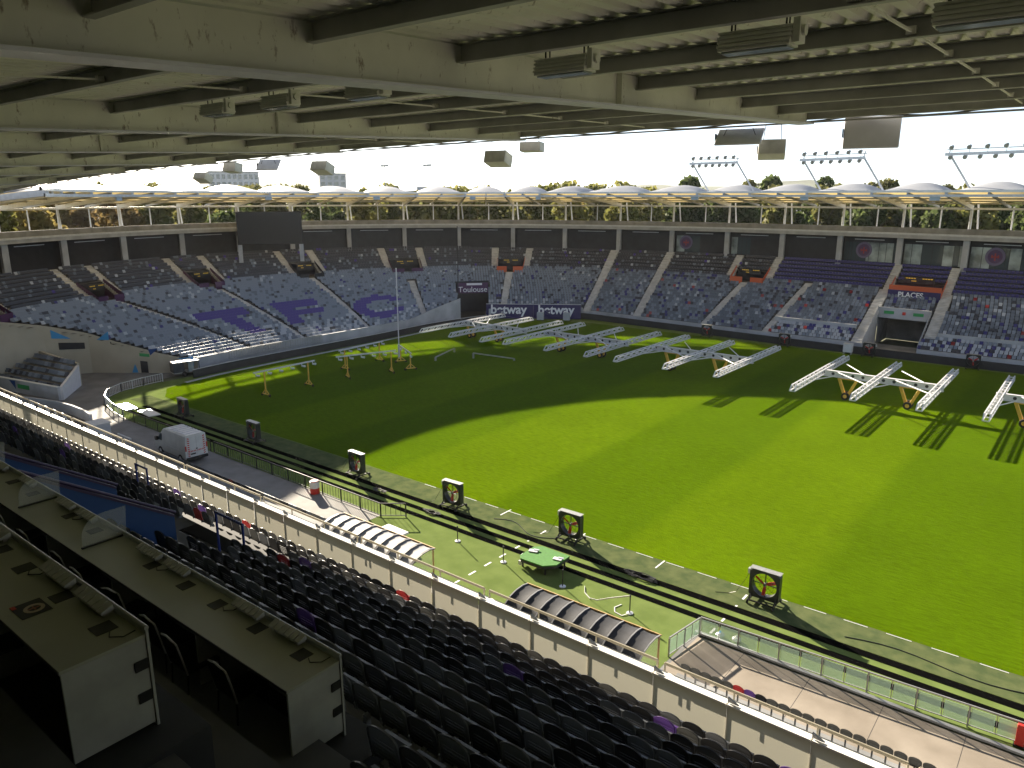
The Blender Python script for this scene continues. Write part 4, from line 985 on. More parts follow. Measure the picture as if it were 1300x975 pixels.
# equipment trailer by the passage wall
t = thing("equipment_trailer", "small open sided trailer with white roof parked below the triangle painted wall", "trailer", (-90.7, 47.2, 0), math.radians(78))
b = MB(); b.box(-1.6, 1.6, -.8, .8, 1.75, 1.85); b.build("roof", M['white'], t); b = MB(); b.box(-1.6, 1.6, -.78, .78, .4, .5); b.build("floor", M['galv'], t)
b = MB(); b.box(-1.6, -.3, -.76, .76, .5, 1.75); b.build("body", M['concd'], t); b = MB(); b.box(.2, .85, -.785, -.765, .5, 1.7); b.build("side_panel", M['windowl'], t)
for sx in (1.55,):
    for sy in (-.74, .74): b = MB(); b.box(sx - .04, sx + .04, sy - .04, sy + .04, .5, 1.75); b.build("corner_post", M['blackm'], t)
for sy in (-.85, .85): b = MB(); b.tube((-.3, sy - .08, .3), (-.3, sy + .08, .3), .3, 14); b.build("wheel", M['rubbert'], t)

# ================================================================== PERIMETER BOARDS
def board(label, sa, sb, off, h, m, z0=.05):
    o = sweep("perimeter_board", [(off, z0), (off + .18, z0), (off + .14, z0 + h), (off, z0 + h)], sa, sb, .2, m, BI)
    return tag(o, label, "advertising board", "black boards around the pitch")
sboard = board("long black perimeter board below the end stand curving past the goal", .9, 8.5, 2.0, 1.0, M['dark'])
b2 = board("black perimeter board along the foot of the far side stand", 11.0, 20, 1.0, 1.05, M['dark'])
tp = sweep("board_cap", [(2.0, 1.055), (2.18, 1.055), (2.18, 1.10), (2.0, 1.10)], .9, 8.5, .2, M['steelw'], BI); tp.parent = sboard
o = sweep("kerb", [(3.0, .0), (3.5, .0), (3.5, .07), (3.0, .07)], .6, 8.0, .2, M['concl'], BI); tag(o, kind='structure')
fr = thing("fence", "pale mesh barrier standing on the wall in front of the end seats", "fence", (-90, 60, 0))
b = MB()
ss = np.arange(1.9, 4.2, .06)
for s_ in ss: b.tube(BI(s_, .35, 1.0), BI(s_, .35, 2.1), .035, 5)
b.path([BI(s_, .35, 2.1) for s_ in ss], .05, 5); b.path([BI(s_, .35, 1.2) for s_ in ss], .04, 5)
o = b.build("bars", M['galv'], fr); o.location = (90, -60, 0)
# betway hoardings in the corner
A = BI(8.62, 1.2, 0); B_ = BI(10.9, .8, 0); m_ = A.lerp(B_, .5)
cor = [A, Vector((-83.2, 112.4, 0)) , B_]
A = Vector((-90.0, 105.6, 0)); B_ = Vector((-75.6, 115.6, 0))
for i in range(2):
    p = A.lerp(B_, i * .5); q = A.lerp(B_, i * .5 + .498); d = (q - p); L = d.length; d.normalize(); n = Vector((d.y, -d.x, 0)); c_ = (p + q) / 2
    t = thing("advertising_hoarding", ["navy hoarding with white lettering closest to the dark corner entrance", "navy hoarding with white lettering on the side nearest the far stand stairs"][i], "advertising board", c_, math.atan2(d.y, d.x), "navy hoardings in the corner")
    b = MB(); b.box(-L / 2, L / 2, -.12, .12, .1, 2.75); b.build("panel", M['navy'], t)
    b = MB(); b.box(-L / 2, L / 2, -.16, .16, 2.752, 2.81); b.build("top_rail", M['steelw'], t)
    tx = text("lettering", "betway", 2.3, M['lettering'], None, (0, 0, 0), (1, 0, 0), (0, 0, 1), bold=.06); tx.parent = t; tx.location = (-.2, -.16, 1.75)
# white equipment cases in front of the hoardings
for i, (x, y) in enumerate(((-80.6, 109.8), (-76.6, 112.4))):
    t = thing("flight_case", ["pale upright case in front of the hoarding's lettering on the left", "pale upright case in front of the hoarding's lettering on the right"][i], "case", (x, y, .1), .4)
    b = MB(); b.box(-.6, .6, -.35, .35, .12, 1.5); b.build("body", M['facb'], t, bevel=.04); b = MB(); b.box(-.62, .62, -.37, .37, 1.0, 1.04); b.build("band", M['galv'], t); b = MB()
    for sx in (-.5, .5): b.tube((sx, -.3, .06), (sx, .3, .06), .06, 8)
    b.build("castors", M['rubbert'], t)
t = thing("ballast_cabinet", "white box cabinet on legs in front of the black board left of the tunnel", "cabinet", (-28.2, 113.3, 0)); b = MB(); b.box(-.6, .6, -.4, .4, .3, 1.5); b.build("body", M['white'], t, bevel=.05); b = MB(); b.box(-.65, .65, -.45, .45, 1.5, 1.56); b.build("lid", M['steelw'], t)
for sx in (-.5, .5): b = MB(); b.box(sx - .05, sx + .05, -.35, .35, 0, .3); b.build("leg", M['galv'], t)

# ================================================================== PITCH FANS
fan = thing("pitch_fan", "", "fan")
b = MB(); h = .84; d_ = .2
N = 28; outer = []
for k in range(N):
    a = 2 * math.pi * k / N; c_, s_ = math.cos(a), math.sin(a); m_ = h / max(abs(c_), abs(s_)); outer.append((c_ * m_, s_ * m_))
corner = [2 * math.pi * k / N for k in range(N)]
vs = []
for y in (-d_, d_):
    for k in range(N): vs.append((outer[k][0], y, 1.12 + outer[k][1]))
    for k in range(N): vs.append((.70 * math.cos(corner[k]), y, 1.12 + .70 * math.sin(corner[k])))
fs = []
for k in range(N):
    j = (k + 1) % N
    fs += [(k, j, N + j, N + k), (2 * N + k, 3 * N + k, 3 * N + j, 2 * N + j), (k, 2 * N + k, 2 * N + j, j), (N + k, N + j, 3 * N + j, 3 * N + k)]
b.add(vs, fs); b.build("housing", mat("fan_housing", (.014, .017, .017), .4), fan)
b = MB(); b.box(-.86, .86, -.22, .22, 1.965, 1.985); b.build("top_plate", M['galv'], fan)
b = MB(); b.box(-.8, .8, -.03, .03, 1.10, 1.14); b.box(-.02, .02, -.03, .03, .42, 1.82)
for a in np.linspace(0, math.pi, 7)[:-1]: b.tube((.7 * math.cos(a), -.16, 1.12 + .7 * math.sin(a)), (-.7 * math.cos(a), -.16, 1.12 - .7 * math.sin(a)), .007, 4)
for r in (.25, .5): b.ring((0, -.17, 1.12), (0, 1, 0), r, r + .012, .01, 24)
b.build("guard", M['blackm'], fan)
b = MB(); b.tube((0, -.12, 1.12), (0, .12, 1.12), .09, 12); hub = b.build("hub", M['galv'], fan)
for k in range(3):
    a = math.radians(150 - 120 * k); ca, sa_ = math.cos(a), math.sin(a); b = MB()
    pts = [(.08, -.05), (.30, -.10), (.64, -.13), (.66, .03), (.30, .07), (.08, .05)]
    b.prism([(r * ca - q * sa_, -.06 + q * .5, 1.12 + r * sa_ + q * ca) for r, q in pts], (0, .02, 0)); o = b.build("blade", M['red'], hub)
b = MB()
for sx in (-.7, .7): b.beam((sx, -.65, .2), (sx, .65, .2), .09, .08); b.beam((sx, -.5, .2), (sx, -.08, .55), .07, .06); b.beam((sx, .5, .2), (sx, .08, .55), .07, .06)
b.beam((-.7, .3, .2), (.7, .3, .2), .08, .07); b.beam((-.7, -.55, .2), (.7, -.55, .2), .08, .07); b.build("stand", M['blackm'], fan)
for sx in (-.72, .72):
    for sy in (-.62, .62): b = MB(); b.tube((sx - .04, sy, .1), (sx + .04, sy, .1), .10, 10); b.build("castor", M['rubbert'], fan)
b = MB(); b.box(-.98, -.86, -.12, .12, 1.55, 1.85); b.build("switch_box", M['steelw'], fan)
b = MB(); b.path([Vector(p) for p in ((-.92, 0, 1.55), (-1.1, -.1, 1.1), (-1.5, -.3, .3), (-1.9, -.2, .03), (-2.6, -.6, .03))], .012, 5); b.build("cable", M['black'], fan)
FN = [(-12.5, 38.35, 0), (-25.4, 38.2, 0), (-35.2, 37.4, 0), (-45.7, 37.3, 0), (-59.8, 37.0, 0), (-72.7, 37.2, 0)]
FL = ["black square pitch fan with red blades, nearest the camera at lower right", "black pitch fan with red blades beside the green topped platform", "black pitch fan with red blades standing above the white table", "black pitch fan with red blades at the tip of the big shadow", "dark pitch fan standing in the shadow right of the white van", "small dark pitch fan farthest along the near touchline by the corner rail"]
for i, p in enumerate(FN):
    o = fan if i == 0 else dup(fan, p, random.uniform(-.06, .06)); o.location = p; o["label"] = FL[i]; o["group"] = "pitch fans along the near touchline"
for i, p in enumerate(((-50.0, 113.6, 0), (-37.4, 113.4, 0), (-25.4, 113.3, 0), (-12.6, 113.2, 0))):
    dup(fan, p, random.uniform(-.1, .1) + math.pi, ["far pitch fan by the black board, leftmost of its row", "far pitch fan by the black board left of the white box cabinet", "far pitch fan by the black board in front of the tunnel mouth", "far pitch fan by the black board, rightmost in the picture"][i], "pitch fans along the far touchline")

# ================================================================== GROW LIGHT RIGS
def truss(b, p, q, wd=.50, ht=.52, seg=14):
    p = Vector(p); q = Vector(q); d = (q - p).normalized(); sd = Vector((d.y, -d.x, 0)).normalized() * wd / 2; up = Vector((0, 0, ht / 2))
    for e in (sd + up, sd - up, -sd + up, -sd - up):
        sh = .0 if e.z < 0 else .55; b.beam(p + e + d * sh, q + e - d * sh, .10, .10)
    for e in (sd, -sd):
        b.beam(p + e - up, p + e + up + d * .55, .1, .1); b.beam(q + e - up, q + e + up - d * .55, .1, .1)
        for k in range(seg):
            a = p.lerp(q, k / seg); c_ = p.lerp(q, (k + .5) / seg); f_ = p.lerp(q, (k + 1) / seg)
            if k > 0: b.beam(a + e - up, c_ + e + up, .075, .075)
            if k < seg - 1: b.beam(c_ + e + up, f_ + e - up, .075, .075)
    for k in range(seg + 1):
        a = p.lerp(q, k / seg); b.beam(a + sd - up, a - sd - up, .09, .09)
        if 0 < k < seg: b.beam(a + sd + up, a - sd + up, .09, .09)
def grow_rig(label, x0, arms, wheels, yc=87.8, z=2.75):
    t = thing("grow_light_rig", label, "grow light rig", (x0, yc, 0), 0, "white truss grow light rigs on the pitch")
    for a in arms:
        b = MB(); truss(b, (a - x0, -10.2, z + .05), (a - x0, 10.0, z + .05)); b.build("truss_arm", M['white'], t)
    b = MB(); x_, X_ = arms[0] - x0 - .4, arms[-1] - x0 + .4; b.box(x_, X_, -.05, .05, z - .36, z + .26); b.box(x_, X_, -.2, .2, z - .40, z - .36); b.box(x_, X_, -.2, .2, z + .26, z + .30); b.build("main_boom", M['white'], t)
    b = MB()
    for k in range(12): xx = x_ + (X_ - x_) * (k + .5) / 12; b.ring((xx, -.056, z - .05), (0, -1, 0), .001, .17, .006, 12); b.ring((xx, .056, z - .05), (0, 1, 0), .001, .17, .006, 12)
    b.build("boom_holes", M['dark'], t)
    b = MB()
    for a0, a1 in zip(arms[:-1], arms[1:]):
        b.tube((a0 - x0 + 1.5, 0, z + .2), (a1 - x0, -4.2, z + .1), .07, 6); b.tube((a0 - x0, -3.5, z - .3), (a0 - x0 + 1.4, 0, z - .3), .06, 6); b.tube((a1 - x0 - 1.5, 0, z + .3), (a1 - x0 - 4.5, 4.4, z + .3), .06, 6)
    b.build("tie_rod", M['white'], t)
    for wx in wheels:
        wx -= x0
        for f in (-.95, .95):
            b = MB(); b.beam((wx + f, .0, z - .45), (wx + f * .18, -.12, .45), .24, .3); b.build("leg", M['yellow'], t)
        b = MB(); b.beam((wx - .9, 0, z - .45), (wx + .9, 0, z - .45), .22, .18); b.box(wx - .25, wx + .25, -.5, .5, .36, .56); b.build("leg_frame", M['yellow'], t)
        for sy in (-.48, .48):
            b = MB(); b.tube((wx, sy - .11, .42), (wx, sy + .11, .42), .42, 18); wh = b.build("wheel", M['rubbert'], t)
            b = MB(); b.tube((wx, sy - .13, .42), (wx, sy + .13, .42), .21, 14); b.build("rim", M['yellow'], wh)
    return t
grow_rig("white truss grow light rig near the goal corner, farthest left on the pitch", -76.5, (-80.6, -74.6, -68.6), (-79.3, -73.6), 89.4, 2.3)
grow_rig("white truss grow light rig second from the goal corner, arms overlapping its neighbour", -58, (-64.2, -57.2, -50.9), (-61.6, -54.7), 89.2, 2.5)
grow_rig("white truss grow light rig in the middle of the row of five", -40, (-45.8, -39.2, -32.9), (-43.3, -36.7), 88)
grow_rig("white truss grow light rig with three arms and yellow legs, nearest complete one at right", -18, (-24.1, -18.2, -12.3), (-21.3, -15.0), 87.0)
grow_rig("white truss grow light rig cut off by the right edge of the picture", -1.5, (-6.9, -.8, 5.2), (-4.6, 1.8), 87)
# older small rigs with hooked lamps
def lamp_rig(label, posts, h, ext, n=6):
    p0, p1 = Vector((*posts[0], 0)), Vector((*posts[1], 0)); c_ = (p0 + p1) / 2; d = (p1 - p0); L = d.length; ang = math.atan2(d.y, d.x)
    t = thing("lamp_rig", label, "lamp rig", c_, ang, "small lamp rigs with yellow stands")
    b = MB(); b.box(-L / 2 - ext[0], L / 2 + ext[1], -.07, .07, h - .08, h + .08); b.build("boom", M['steelw'], t)
    for sx in (-L / 2, L / 2):
        b = MB(); b.beam((sx, 0, .35), (sx, 0, h - .08), .12, .14, up=(0, 1, 0)); b.build("post", M['yellow'], t)
        b = MB(); b.beam((sx, -.75, .25), (sx, .75, .25), .12, .1); b.beam((sx, -.6, .28), (sx, 0, .85), .08, .08); b.beam((sx, .6, .28), (sx, 0, .85), .08, .08); b.build("foot", M['yellow'], t)
        for sy in (-.7, .7): b = MB(); b.tube((sx - .06, sy, .16), (sx + .06, sy, .16), .17, 10); b.build("wheel", M['rubbert'], t)
    xs = np.linspace(-L / 2 - ext[0] + .3, L / 2 + ext[1] - .3, n)
    for xx in xs:
        b = MB(); b.tube((xx, 0, h), (xx, .0, h - .35), .05, 6); b.tube((xx, 0, h - .35), (xx + .45, 0, h - .45), .10, 8, r2=.14); b.build("lamp", M['steelw'], t)
lamp_rig("leftmost small lamp rig on the bright grass with two yellow stands", ((-73.3, 47.3), (-73.4, 53.3)), 2.95, (1.4, 1.0), 6)
lamp_rig("small lamp rig in front of the other in the middle pair", ((-72.9, 58.8), (-70.9, 64.3)), 2.85, (1.4, .7), 6)
lamp_rig("small lamp rig at the back of the middle pair, nearest the black board", ((-76.8, 61.6), (-77.3, 68.0)), 2.7, (1.0, .8), 6)
lamp_rig("short lamp rig just right of the white goal pole", ((-74.5, 69.3), (-70.1, 66.9)), 2.3, (.3, .4), 3)
for i, (p, q) in enumerate((((-71.5, 73, .5), (-73.5, 79, .55)), ((-68.5, 77.5, .75), (-63, 79.8, .3)))):
    b = MB(); b.beam(p, q, .14, .14); b.box(q[0] - .1, q[0] + .1, q[1] - .1, q[1] + .1, 0, q[2]); b.box(p[0] - .1, p[0] + .1, p[1] - .1, p[1] + .1, 0, p[2]); tag(b.build("spare_boom", M['galv']), ["grey boom lying low behind the short lamp rig", "pale boom lying low on the bright grass before the truss rigs"][i], "boom")
# goal pole
t = thing("goal_post", "tall thin white pole standing at the end of the pitch beside lamp rigs", "goal post", (-76.6, 71.0, 0)); b = MB(); b.tube((0, 0, 0), (0, 0, 12.6), .075, 8); b.build("pole", M['white'], t); b = MB(); b.tube((0, 0, 0), (0, 0, 2.0), .16, 10); b.build("padding", M['steelw'], t)
t = thing("mast", "thin dark mast standing in front of the dark corner entrance", "mast", (-92.0, 100.2, 0)); b = MB(); b.tube((0, 0, 0), (0, 0, 17.0), .10, 6, r2=.07); b.build("pole", M['dark'], t); b = MB(); b.box(-.3, .3, -.3, .3, 0, .12); b.build("base_plate", M['dark'], t)

# ================================================================== DUGOUTS
def dugout(label, x0, x1, yf, zf, sheet, rib, n):
    xm = (x0 + x1) / 2; t = thing("dugout", label, "dugout", (xm, yf - 1.2, 0), 0, "team dugouts")
    prof = [(1.2, zf), (.75, zf + .08), (.2, zf + .05), (-.3, zf - .08), (-.75, zf - .35), (-1.05, zf - .8), (-1.2, zf - 1.4), (-1.2, .1)]
    L = (x1 - x0) / 2
    for k in range(n):
        a = -L + 2 * L * k / n; c_ = -L + 2 * L * (k + 1) / n; b = MB(); m_ = 5
        vs = []
        for y, z in prof:
            for i in range(m_ + 1):
                f = i / m_; vs.append((a + (c_ - a) * f, y, z - .05 * math.sin(math.pi * f)))
        b.add(vs, [(j * (m_ + 1) + i, j * (m_ + 1) + i + 1, (j + 1) * (m_ + 1) + i + 1, (j + 1) * (m_ + 1) + i) for j in range(len(prof) - 1) for i in range(m_)])
        b.build("cover_sheet", sheet, t, smooth=True)
    for k in range(n + 1):
        a = -L + 2 * L * k / n; b = MB()
        for p, q in zip(prof[:-1], prof[1:]): b.beam((a, p[0], p[1] + .01), (a, q[0], q[1] + .01), .06 if rib is M['rib'] else .18, .05)
        b.build("rib", rib, t)
    b = MB(); b.beam((-L - .05, 1.22, zf), (L + .05, 1.22, zf), .06, .08); b.beam((-L, 1.1, 0), (-L, 1.1, zf), .07, .07); b.beam((L, 1.1, 0), (L, 1.1, zf), .07, .07); b.build("front_rail", M['wood'], t)
    for sx in (-L, L):
        b = MB(); b.add([(sx, y, z) for y, z in prof] + [(sx, 1.1, .1)], [tuple(range(len(prof) + 1))]); b.build("end_panel", M['glass'], t)
    b = MB()
    for k in range(n * 2): xx = -L + 2 * L * (k + .5) / (n * 2); b.box(xx - .2, xx + .2, -.7, -.25, .4, .5); b.box(xx - .2, xx + .2, -.78, -.68, .5, 1.1)
    b.build("bench_seats", M['red'], t)
dugout("dugout with pale reflective sheets between dark ribs, left of the pair", -36.4, -28.35, 28.45, 2.25, M['tarp_sheen'], M['ribd'], 8)
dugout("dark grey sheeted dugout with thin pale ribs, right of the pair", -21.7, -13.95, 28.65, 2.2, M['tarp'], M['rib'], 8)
# white couch table, bench seats behind dugout
t = thing("massage_table", "white oblong table on thin legs beside the left dugout", "table", (-34.3, 30.75, 0), -.03); b = MB(); b.box(-1.0, 1.0, -.42, .42, .72, .86); b.build("table_top", M['white'], t, bevel=.03)
for sx in (-.8, .8):
    for sy in (-.33, .33): b = MB(); b.tube((sx, sy, 0), (sx * .85, sy, .72), .025, 6); b.build("leg", M['galv'], t)
b = MB(); b.tube((-.7, 0, .2), (.7, 0, .2), .02, 6); b.box(.85, .98, -.46, -.42, .55, .72); b.build("brace", M['blackm'], t)
t = thing("bench_screen", "low clear screen with white bench by the parapet between the dugouts", "bench", (-26.6, 27.2, 0)); b = MB(); b.box(-1.5, 1.5, -.25, .25, .42, .5); b.build("seat", M['white'], t)
for sx in (-1.2, 1.2): b = MB(); b.box(sx - .04, sx + .04, -.2, .2, 0, .42); b.build("leg", M['galv'], t)
b = MB(); b.box(-1.5, 1.5, -.3, -.28, .5, 1.3); b.build("screen_panel", M['glass'], t)
t = thing("floor_case", "dark floor case lying beside the white bench behind the parapet", "case", (-24.4, 27.3, 0)); b = MB(); b.box(-.55, .55, -.35, .35, .05, .5); b.build("body", M['dark'], t, bevel=.05); b = MB(); b.box(-.58, .58, -.37, .37, .3, .33); b.build("trim", M['galv'], t)
# green topped platform
t = thing("platform", "low cart platform topped with green carpet between fan and dugout", "platform", (-24.75, 34.15, 0), .02)
pl = [(-1.15, -.75), (-.9, -1.05), (.75, -1.05), (1.35, -.45), (1.35, 1.0), (-.75, 1.1), (-1.15, .7)]
b = MB(); b.prism([(x, y, .58) for x, y in pl], (0, 0, .08)); b.build("carpet_top", M['baize'], t); b = MB(); b.prism([(x * .985, y * .985, .40) for x, y in pl], (0, 0, .175)); b.build("body", M['dark'], t)
for x, y in ((-.9, -.8), (.8, -.85), (1.1, .8), (-.85, .8)): b = MB(); b.tube((x, y, 0), (x, y, .42), .06, 8); b.build("leg", M['blackm'], t)
b = MB(); b.box(-1.22, -1.14, -.6, -.35, .2, .62); b.box(-1.1, -.9, -1.0, -.9, .15, .42); b.build("white_fitting", M['white'], t)
for i, (x, y, r) in enumerate(((-25.55, 34.3, .35), (-23.75, 34.35, .2))):
    q = thing("paper_pad", ["pale open pad lying on the green platform at its left side", "pale open pad lying on the green platform at its right side"][i], "pad", (x, y, .662), r); b = MB(); b.box(-.28, .28, -.16, .16, .0, .06); b.build("sheets", M['white'], q); b = MB(); b.box(-.02, .34, .05, .2, .0605, .09); b.build("grey_cover", M['alu'], q)
# stanchions and belts
st = thing("stanchion", "", "stanchion")
b = MB(); b.tube((0, 0, 0), (0, 0, .05), .19, 20); b.tube((0, 0, .05), (0, 0, .07), .17, 20, r2=.06); b.build("base", M['alu'], st); b = MB(); b.tube((0, 0, .05), (0, 0, 1.0), .032, 10); b.build("post", M['blackm'], st); b = MB(); b.tube((0, 0, .98), (0, 0, 1.1), .045, 10); b.build("belt_head", M['black'], st)
SP = [(-31.1, 33.4, 0), (-26.9, 33.0, 0), (-22.3, 32.8, 0), (-17.8, 32.7, 0)]
SL = ["belt post with round chrome base, leftmost, near the white table", "belt post with round chrome base left of the green platform", "belt post with round chrome base just right of the green platform", "belt post with round chrome base, rightmost, holding the sagging belt"]
for i, p in enumerate(SP):
    o = st if i == 0 else dup(st, p, 0); o.location = p; o["label"] = SL[i]; o["group"] = "belt posts on the synthetic turf"
b = MB(); P = [Vector((-21.3, 33.6, .03)), Vector((-20.9, 33.0, .03)), Vector((-20.3, 32.6, .06)), Vector((-19.7, 32.4, .25)), Vector((-19.0, 32.45, .6)), Vector((-17.84, 32.7, 1.04))]
for p, q in zip(P[:-1], P[1:]): b.beam(p, q, .02, .07)
tag(b.build("barrier_belt", M['white']), "white belt sagging from the rightmost post down to the turf", "belt")
b = MB(); P = [Vector((-18.6, 33.2, .03)), Vector((-18.75, 32.7, .03)), Vector((-18.5, 32.3, .03)), Vector((-18.0, 32.2, .03)), Vector((-17.85, 32.5, .05))]
for p, q in zip(P[:-1], P[1:]): b.beam(p, q, .05, .02)
tag(b.build("barrier_belt", M['white']), "short loose belt end lying by the base of the rightmost post", "belt")
# cables
def coil(label, c_, r, seed):
    rs = random.Random(seed); b = MB(); P = []
    for k in range(60):
        a = k * .55 + rs.uniform(-.2, .2); q = r * rs.uniform(.35, 1); P.append(Vector((c_[0] + q * math.cos(a) * 1.8, c_[1] + q * math.sin(a) * .6, .07 + .10 * rs.random())))
    b.path(P, .022, 4); tag(b.build("cable_coil", M['black']), label, "cable", "cable heaps along the touchline")
coil("dark cable heap on the rubber strips near the fence end", (-41.6, 36.0), .45, 1); coil("dark cable heap left of the white table's fan", (-35.6, 35.6), .5, 2); coil("long dark cable heap on the strips right of the green platform", (-19.3, 36.6), .7, 3)
b = MB(); P = [Vector((-31.5 + .4 * k, 37.6 + .5 * math.sin(k * .5), .03)) for k in range(14)]; b.path(P, .02, 4); tag(b.build("loose_cable", M['black']), "single dark cable wandering over the darker turf between two fans", "cable")
b = MB(); P = [Vector((-8 + .8 * k, 37.6 + .35 * math.sin(k * .6) + .05 * k, .03)) for k in range(12)]; b.path(P, .02, 4); tag(b.build("loose_cable", M['black']), "single dark cable on the darker turf at the lower right", "cable")

# ================================================================== FENCES ON THE NEAR SIDE
def rail_fence(label, pts, h, glass, step, bar, grp="fences along the walkways", pale=False):
    o0 = Vector((*pts[0], 0)); t = thing("fence", label, "fence", o0, 0, grp)
    b = MB(); pb_ = MB(); g = MB(); vb = MB(); acc = 0
    for p, q in zip(pts[:-1], pts[1:]):
        p = Vector((*p, 0)) - o0; q = Vector((*q, 0)) - o0; d = (q - p); L = d.length; n = max(1, int(round(L / step))); d.normalize()
        b.beam(p + Vector((0, 0, h)), q + Vector((0, 0, h)), .06, .06); pb_.beam(p + Vector((0, 0, .12)), q + Vector((0, 0, .12)), .05, .04)
        for k in range(n + 1):
            c_ = p.lerp(q, k / n); m_ = MB(); m_.box(c_.x - .035, c_.x + .035, c_.y - .035, c_.y + .035, 0, h - .03); m_.build("post", M['steelw'] if pale else (M['galv'] if glass else M['blackm']), t)
        if glass:
            for k in range(n):
                for j in range(2):
                    a = p.lerp(q, (k + j * .5 + .03) / n); c_ = p.lerp(q, (k + j * .5 + .47) / n); g.beam(a + Vector((0, 0, .56)), c_ + Vector((0, 0, .56)), .012, .78)
                c_ = p.lerp(q, (k + .5) / n); b.box(c_.x - .015, c_.x + .015, c_.y - .015, c_.y + .015, .12, h - .02)
        nb = int(L / bar) if bar else 0
        for k in range(1, nb): c_ = p.lerp(q, k / nb); vb.box(c_.x - .012, c_.x + .012, c_.y - .012, c_.y + .012, .12, h - .03)
    b.build("top_rail", M['steelw'] if pale else (M['galv'] if glass else M['blackm']), t); pb_.build("bottom_rail", M['steelw'] if pale else (M['galv'] if glass else M['blackm']), t)
    if glass: g.build("glass_panels", M['fglass'], t)
    if vb.v: o = vb.build("vertical_bars", M['steelw'] if pale else (M['galv'] if glass else M['blackm']), t); 
    return t
rail_fence("fence with clear panels along the sunlit beige walkway", [(-13.9, 33.1), (6, 34.2)], 1.06, True, 2.0, 0)
rail_fence("short barrier of two clear panels at the open end of the beige walkway", [(-13.9, 33.0), (-14.3, 30.4)], 1.06, True, 1.3, 0)
rail_fence("dark bar fence along the shaded grey walkway from van to white table", [(-60, 33.1), (-38.0, 32.9)], 1.02, False, 2.3, .33)
rail_fence("short dark gate standing open at the end of the bar fence by the white table", [(-38.0, 32.9), (-36.6, 34.0)], 1.02, False, 1.7, .33)
rail_fence("dark bar fence left of the van along the bright pitch corner", [(-77, 33.0), (-60.6, 33.1)], 1.02, False, 2.3, .33)
cf = arc[:6]; rail_fence("curved pale railing bending around the pitch corner", [(-89.3, 43.5), (-89.0, 41), (-88.2, 38), (-86.6, 35.8), (-84, 34.3), (-80, 33.4), (-77, 33.05)], 1.02, False, 2.0, .3, pale=True)
b = MB(); b.box(-14.2, 8, 33.12, 33.32, .01, .12); kb = b.build("kerb", M['concl']); tag(kb, kind='structure')
kb.rotation_euler = (0, 0, 0)
t = thing("barrier_roll", "red and white striped barrel hung on the dark bar fence", "barrel", (-45.2, 32.7, 0))
b = MB(); b.tube((0, 0, .05), (0, 0, .5), .36, 16, mi=0); b.build("red_drum", M['red'], t); b = MB(); b.tube((0, 0, .502), (0, 0, 1.0), .37, 16); b.build("white_drum", M['white'], t); b = MB(); b.tube((0, 0, 1.0), (0, 0, 1.06), .30, 16); b.build("lid", M['red'], t)
t = thing("red_post", "red post at the fence in the lower right corner of the picture", "post", (-.1, 33.7, 0)); b = MB(); b.box(-.16, .16, -.1, .1, .1, 1.05); b.build("body", M['red'], t, bevel=.03); b = MB(); b.box(-.2, .2, -.14, .14, 0, .1); b.build("foot", M['blackm'], t)
for i, (x, y, r) in enumerate(((-81.0, 35.2, -.1), (-76.8, 35.6, -.1))):
    b = MB(); b.box(-1.5, 1.5, -.6, .6, 0, .08); b.box(-1.4, 1.4, -.5, .5, .08, .1); o = b.build("white_mat", M['cap']); o.location = (x, y, .02); o.rotation_euler = (0, 0, r); tag(o, ["flat white mat lying inside the curved railing", "flat white mat lying beside the dark bar fence at the bright corner"][i], "mat", "white mats by the corner railing")
for i, (x, y) in enumerate(((-13.0, 33.6), (-12.2, 33.75))):
    t = thing("turf_bag", ["small pale bag on the turf behind the clear panel fence, nearer the fence end", "small pale bag on the turf behind the clear panel fence, second from the fence end"][i], "bag", (x, y, 0), .4); b = MB(); b.ball((0, 0, .14), .24, 10, sz=.55); b.build("sack", [M['alu'], M['white']][i], t); b = MB(); b.tube((0, 0, .24), (0, .05, .34), .05, 8); b.build("tied_neck", M['sky_blue'] if i == 0 else M['white'], t)

# ================================================================== VAN
vx, vy = -61.6, 30.95
van = thing("van", "white high roof van parked on the grey walkway, striped rear doors towards the camera", "van", (vx, vy, 0), -.02)
sec = [(-2.75, .55, .95), (-2.7, .5, 1.15), (-2.2, .48, 1.25), (-1.75, .46, 1.95), (-1.3, .45, 2.38), (-.9, .45, 2.5), (2.7, .45, 2.5)]
b = MB(); W = .98; vs = []; N = len(sec)
for (x, zl, zh) in sec:
    tw = W * (.90 if zh > 1.4 else .97)
    vs += [(x, -W, zl), (x, -W, min(zh, 1.25)), (x, -tw, zh - .10), (x, -tw + .14, zh), (x, tw - .14, zh), (x, tw, zh - .10), (x, W, min(zh, 1.25)), (x, W, zl)]
fs = [(i * 8 + j, (i + 1) * 8 + j, (i + 1) * 8 + j + 1, i * 8 + j + 1) for i in range(N - 1) for j in range(7)] + [tuple(range(7, -1, -1)), tuple(range((N - 1) * 8, N * 8))]
b.add(vs, fs); b.box(-2.6, 2.68, -.93, .93, .35, .46); b.build("body", M['vanw'], van, bevel=.03)
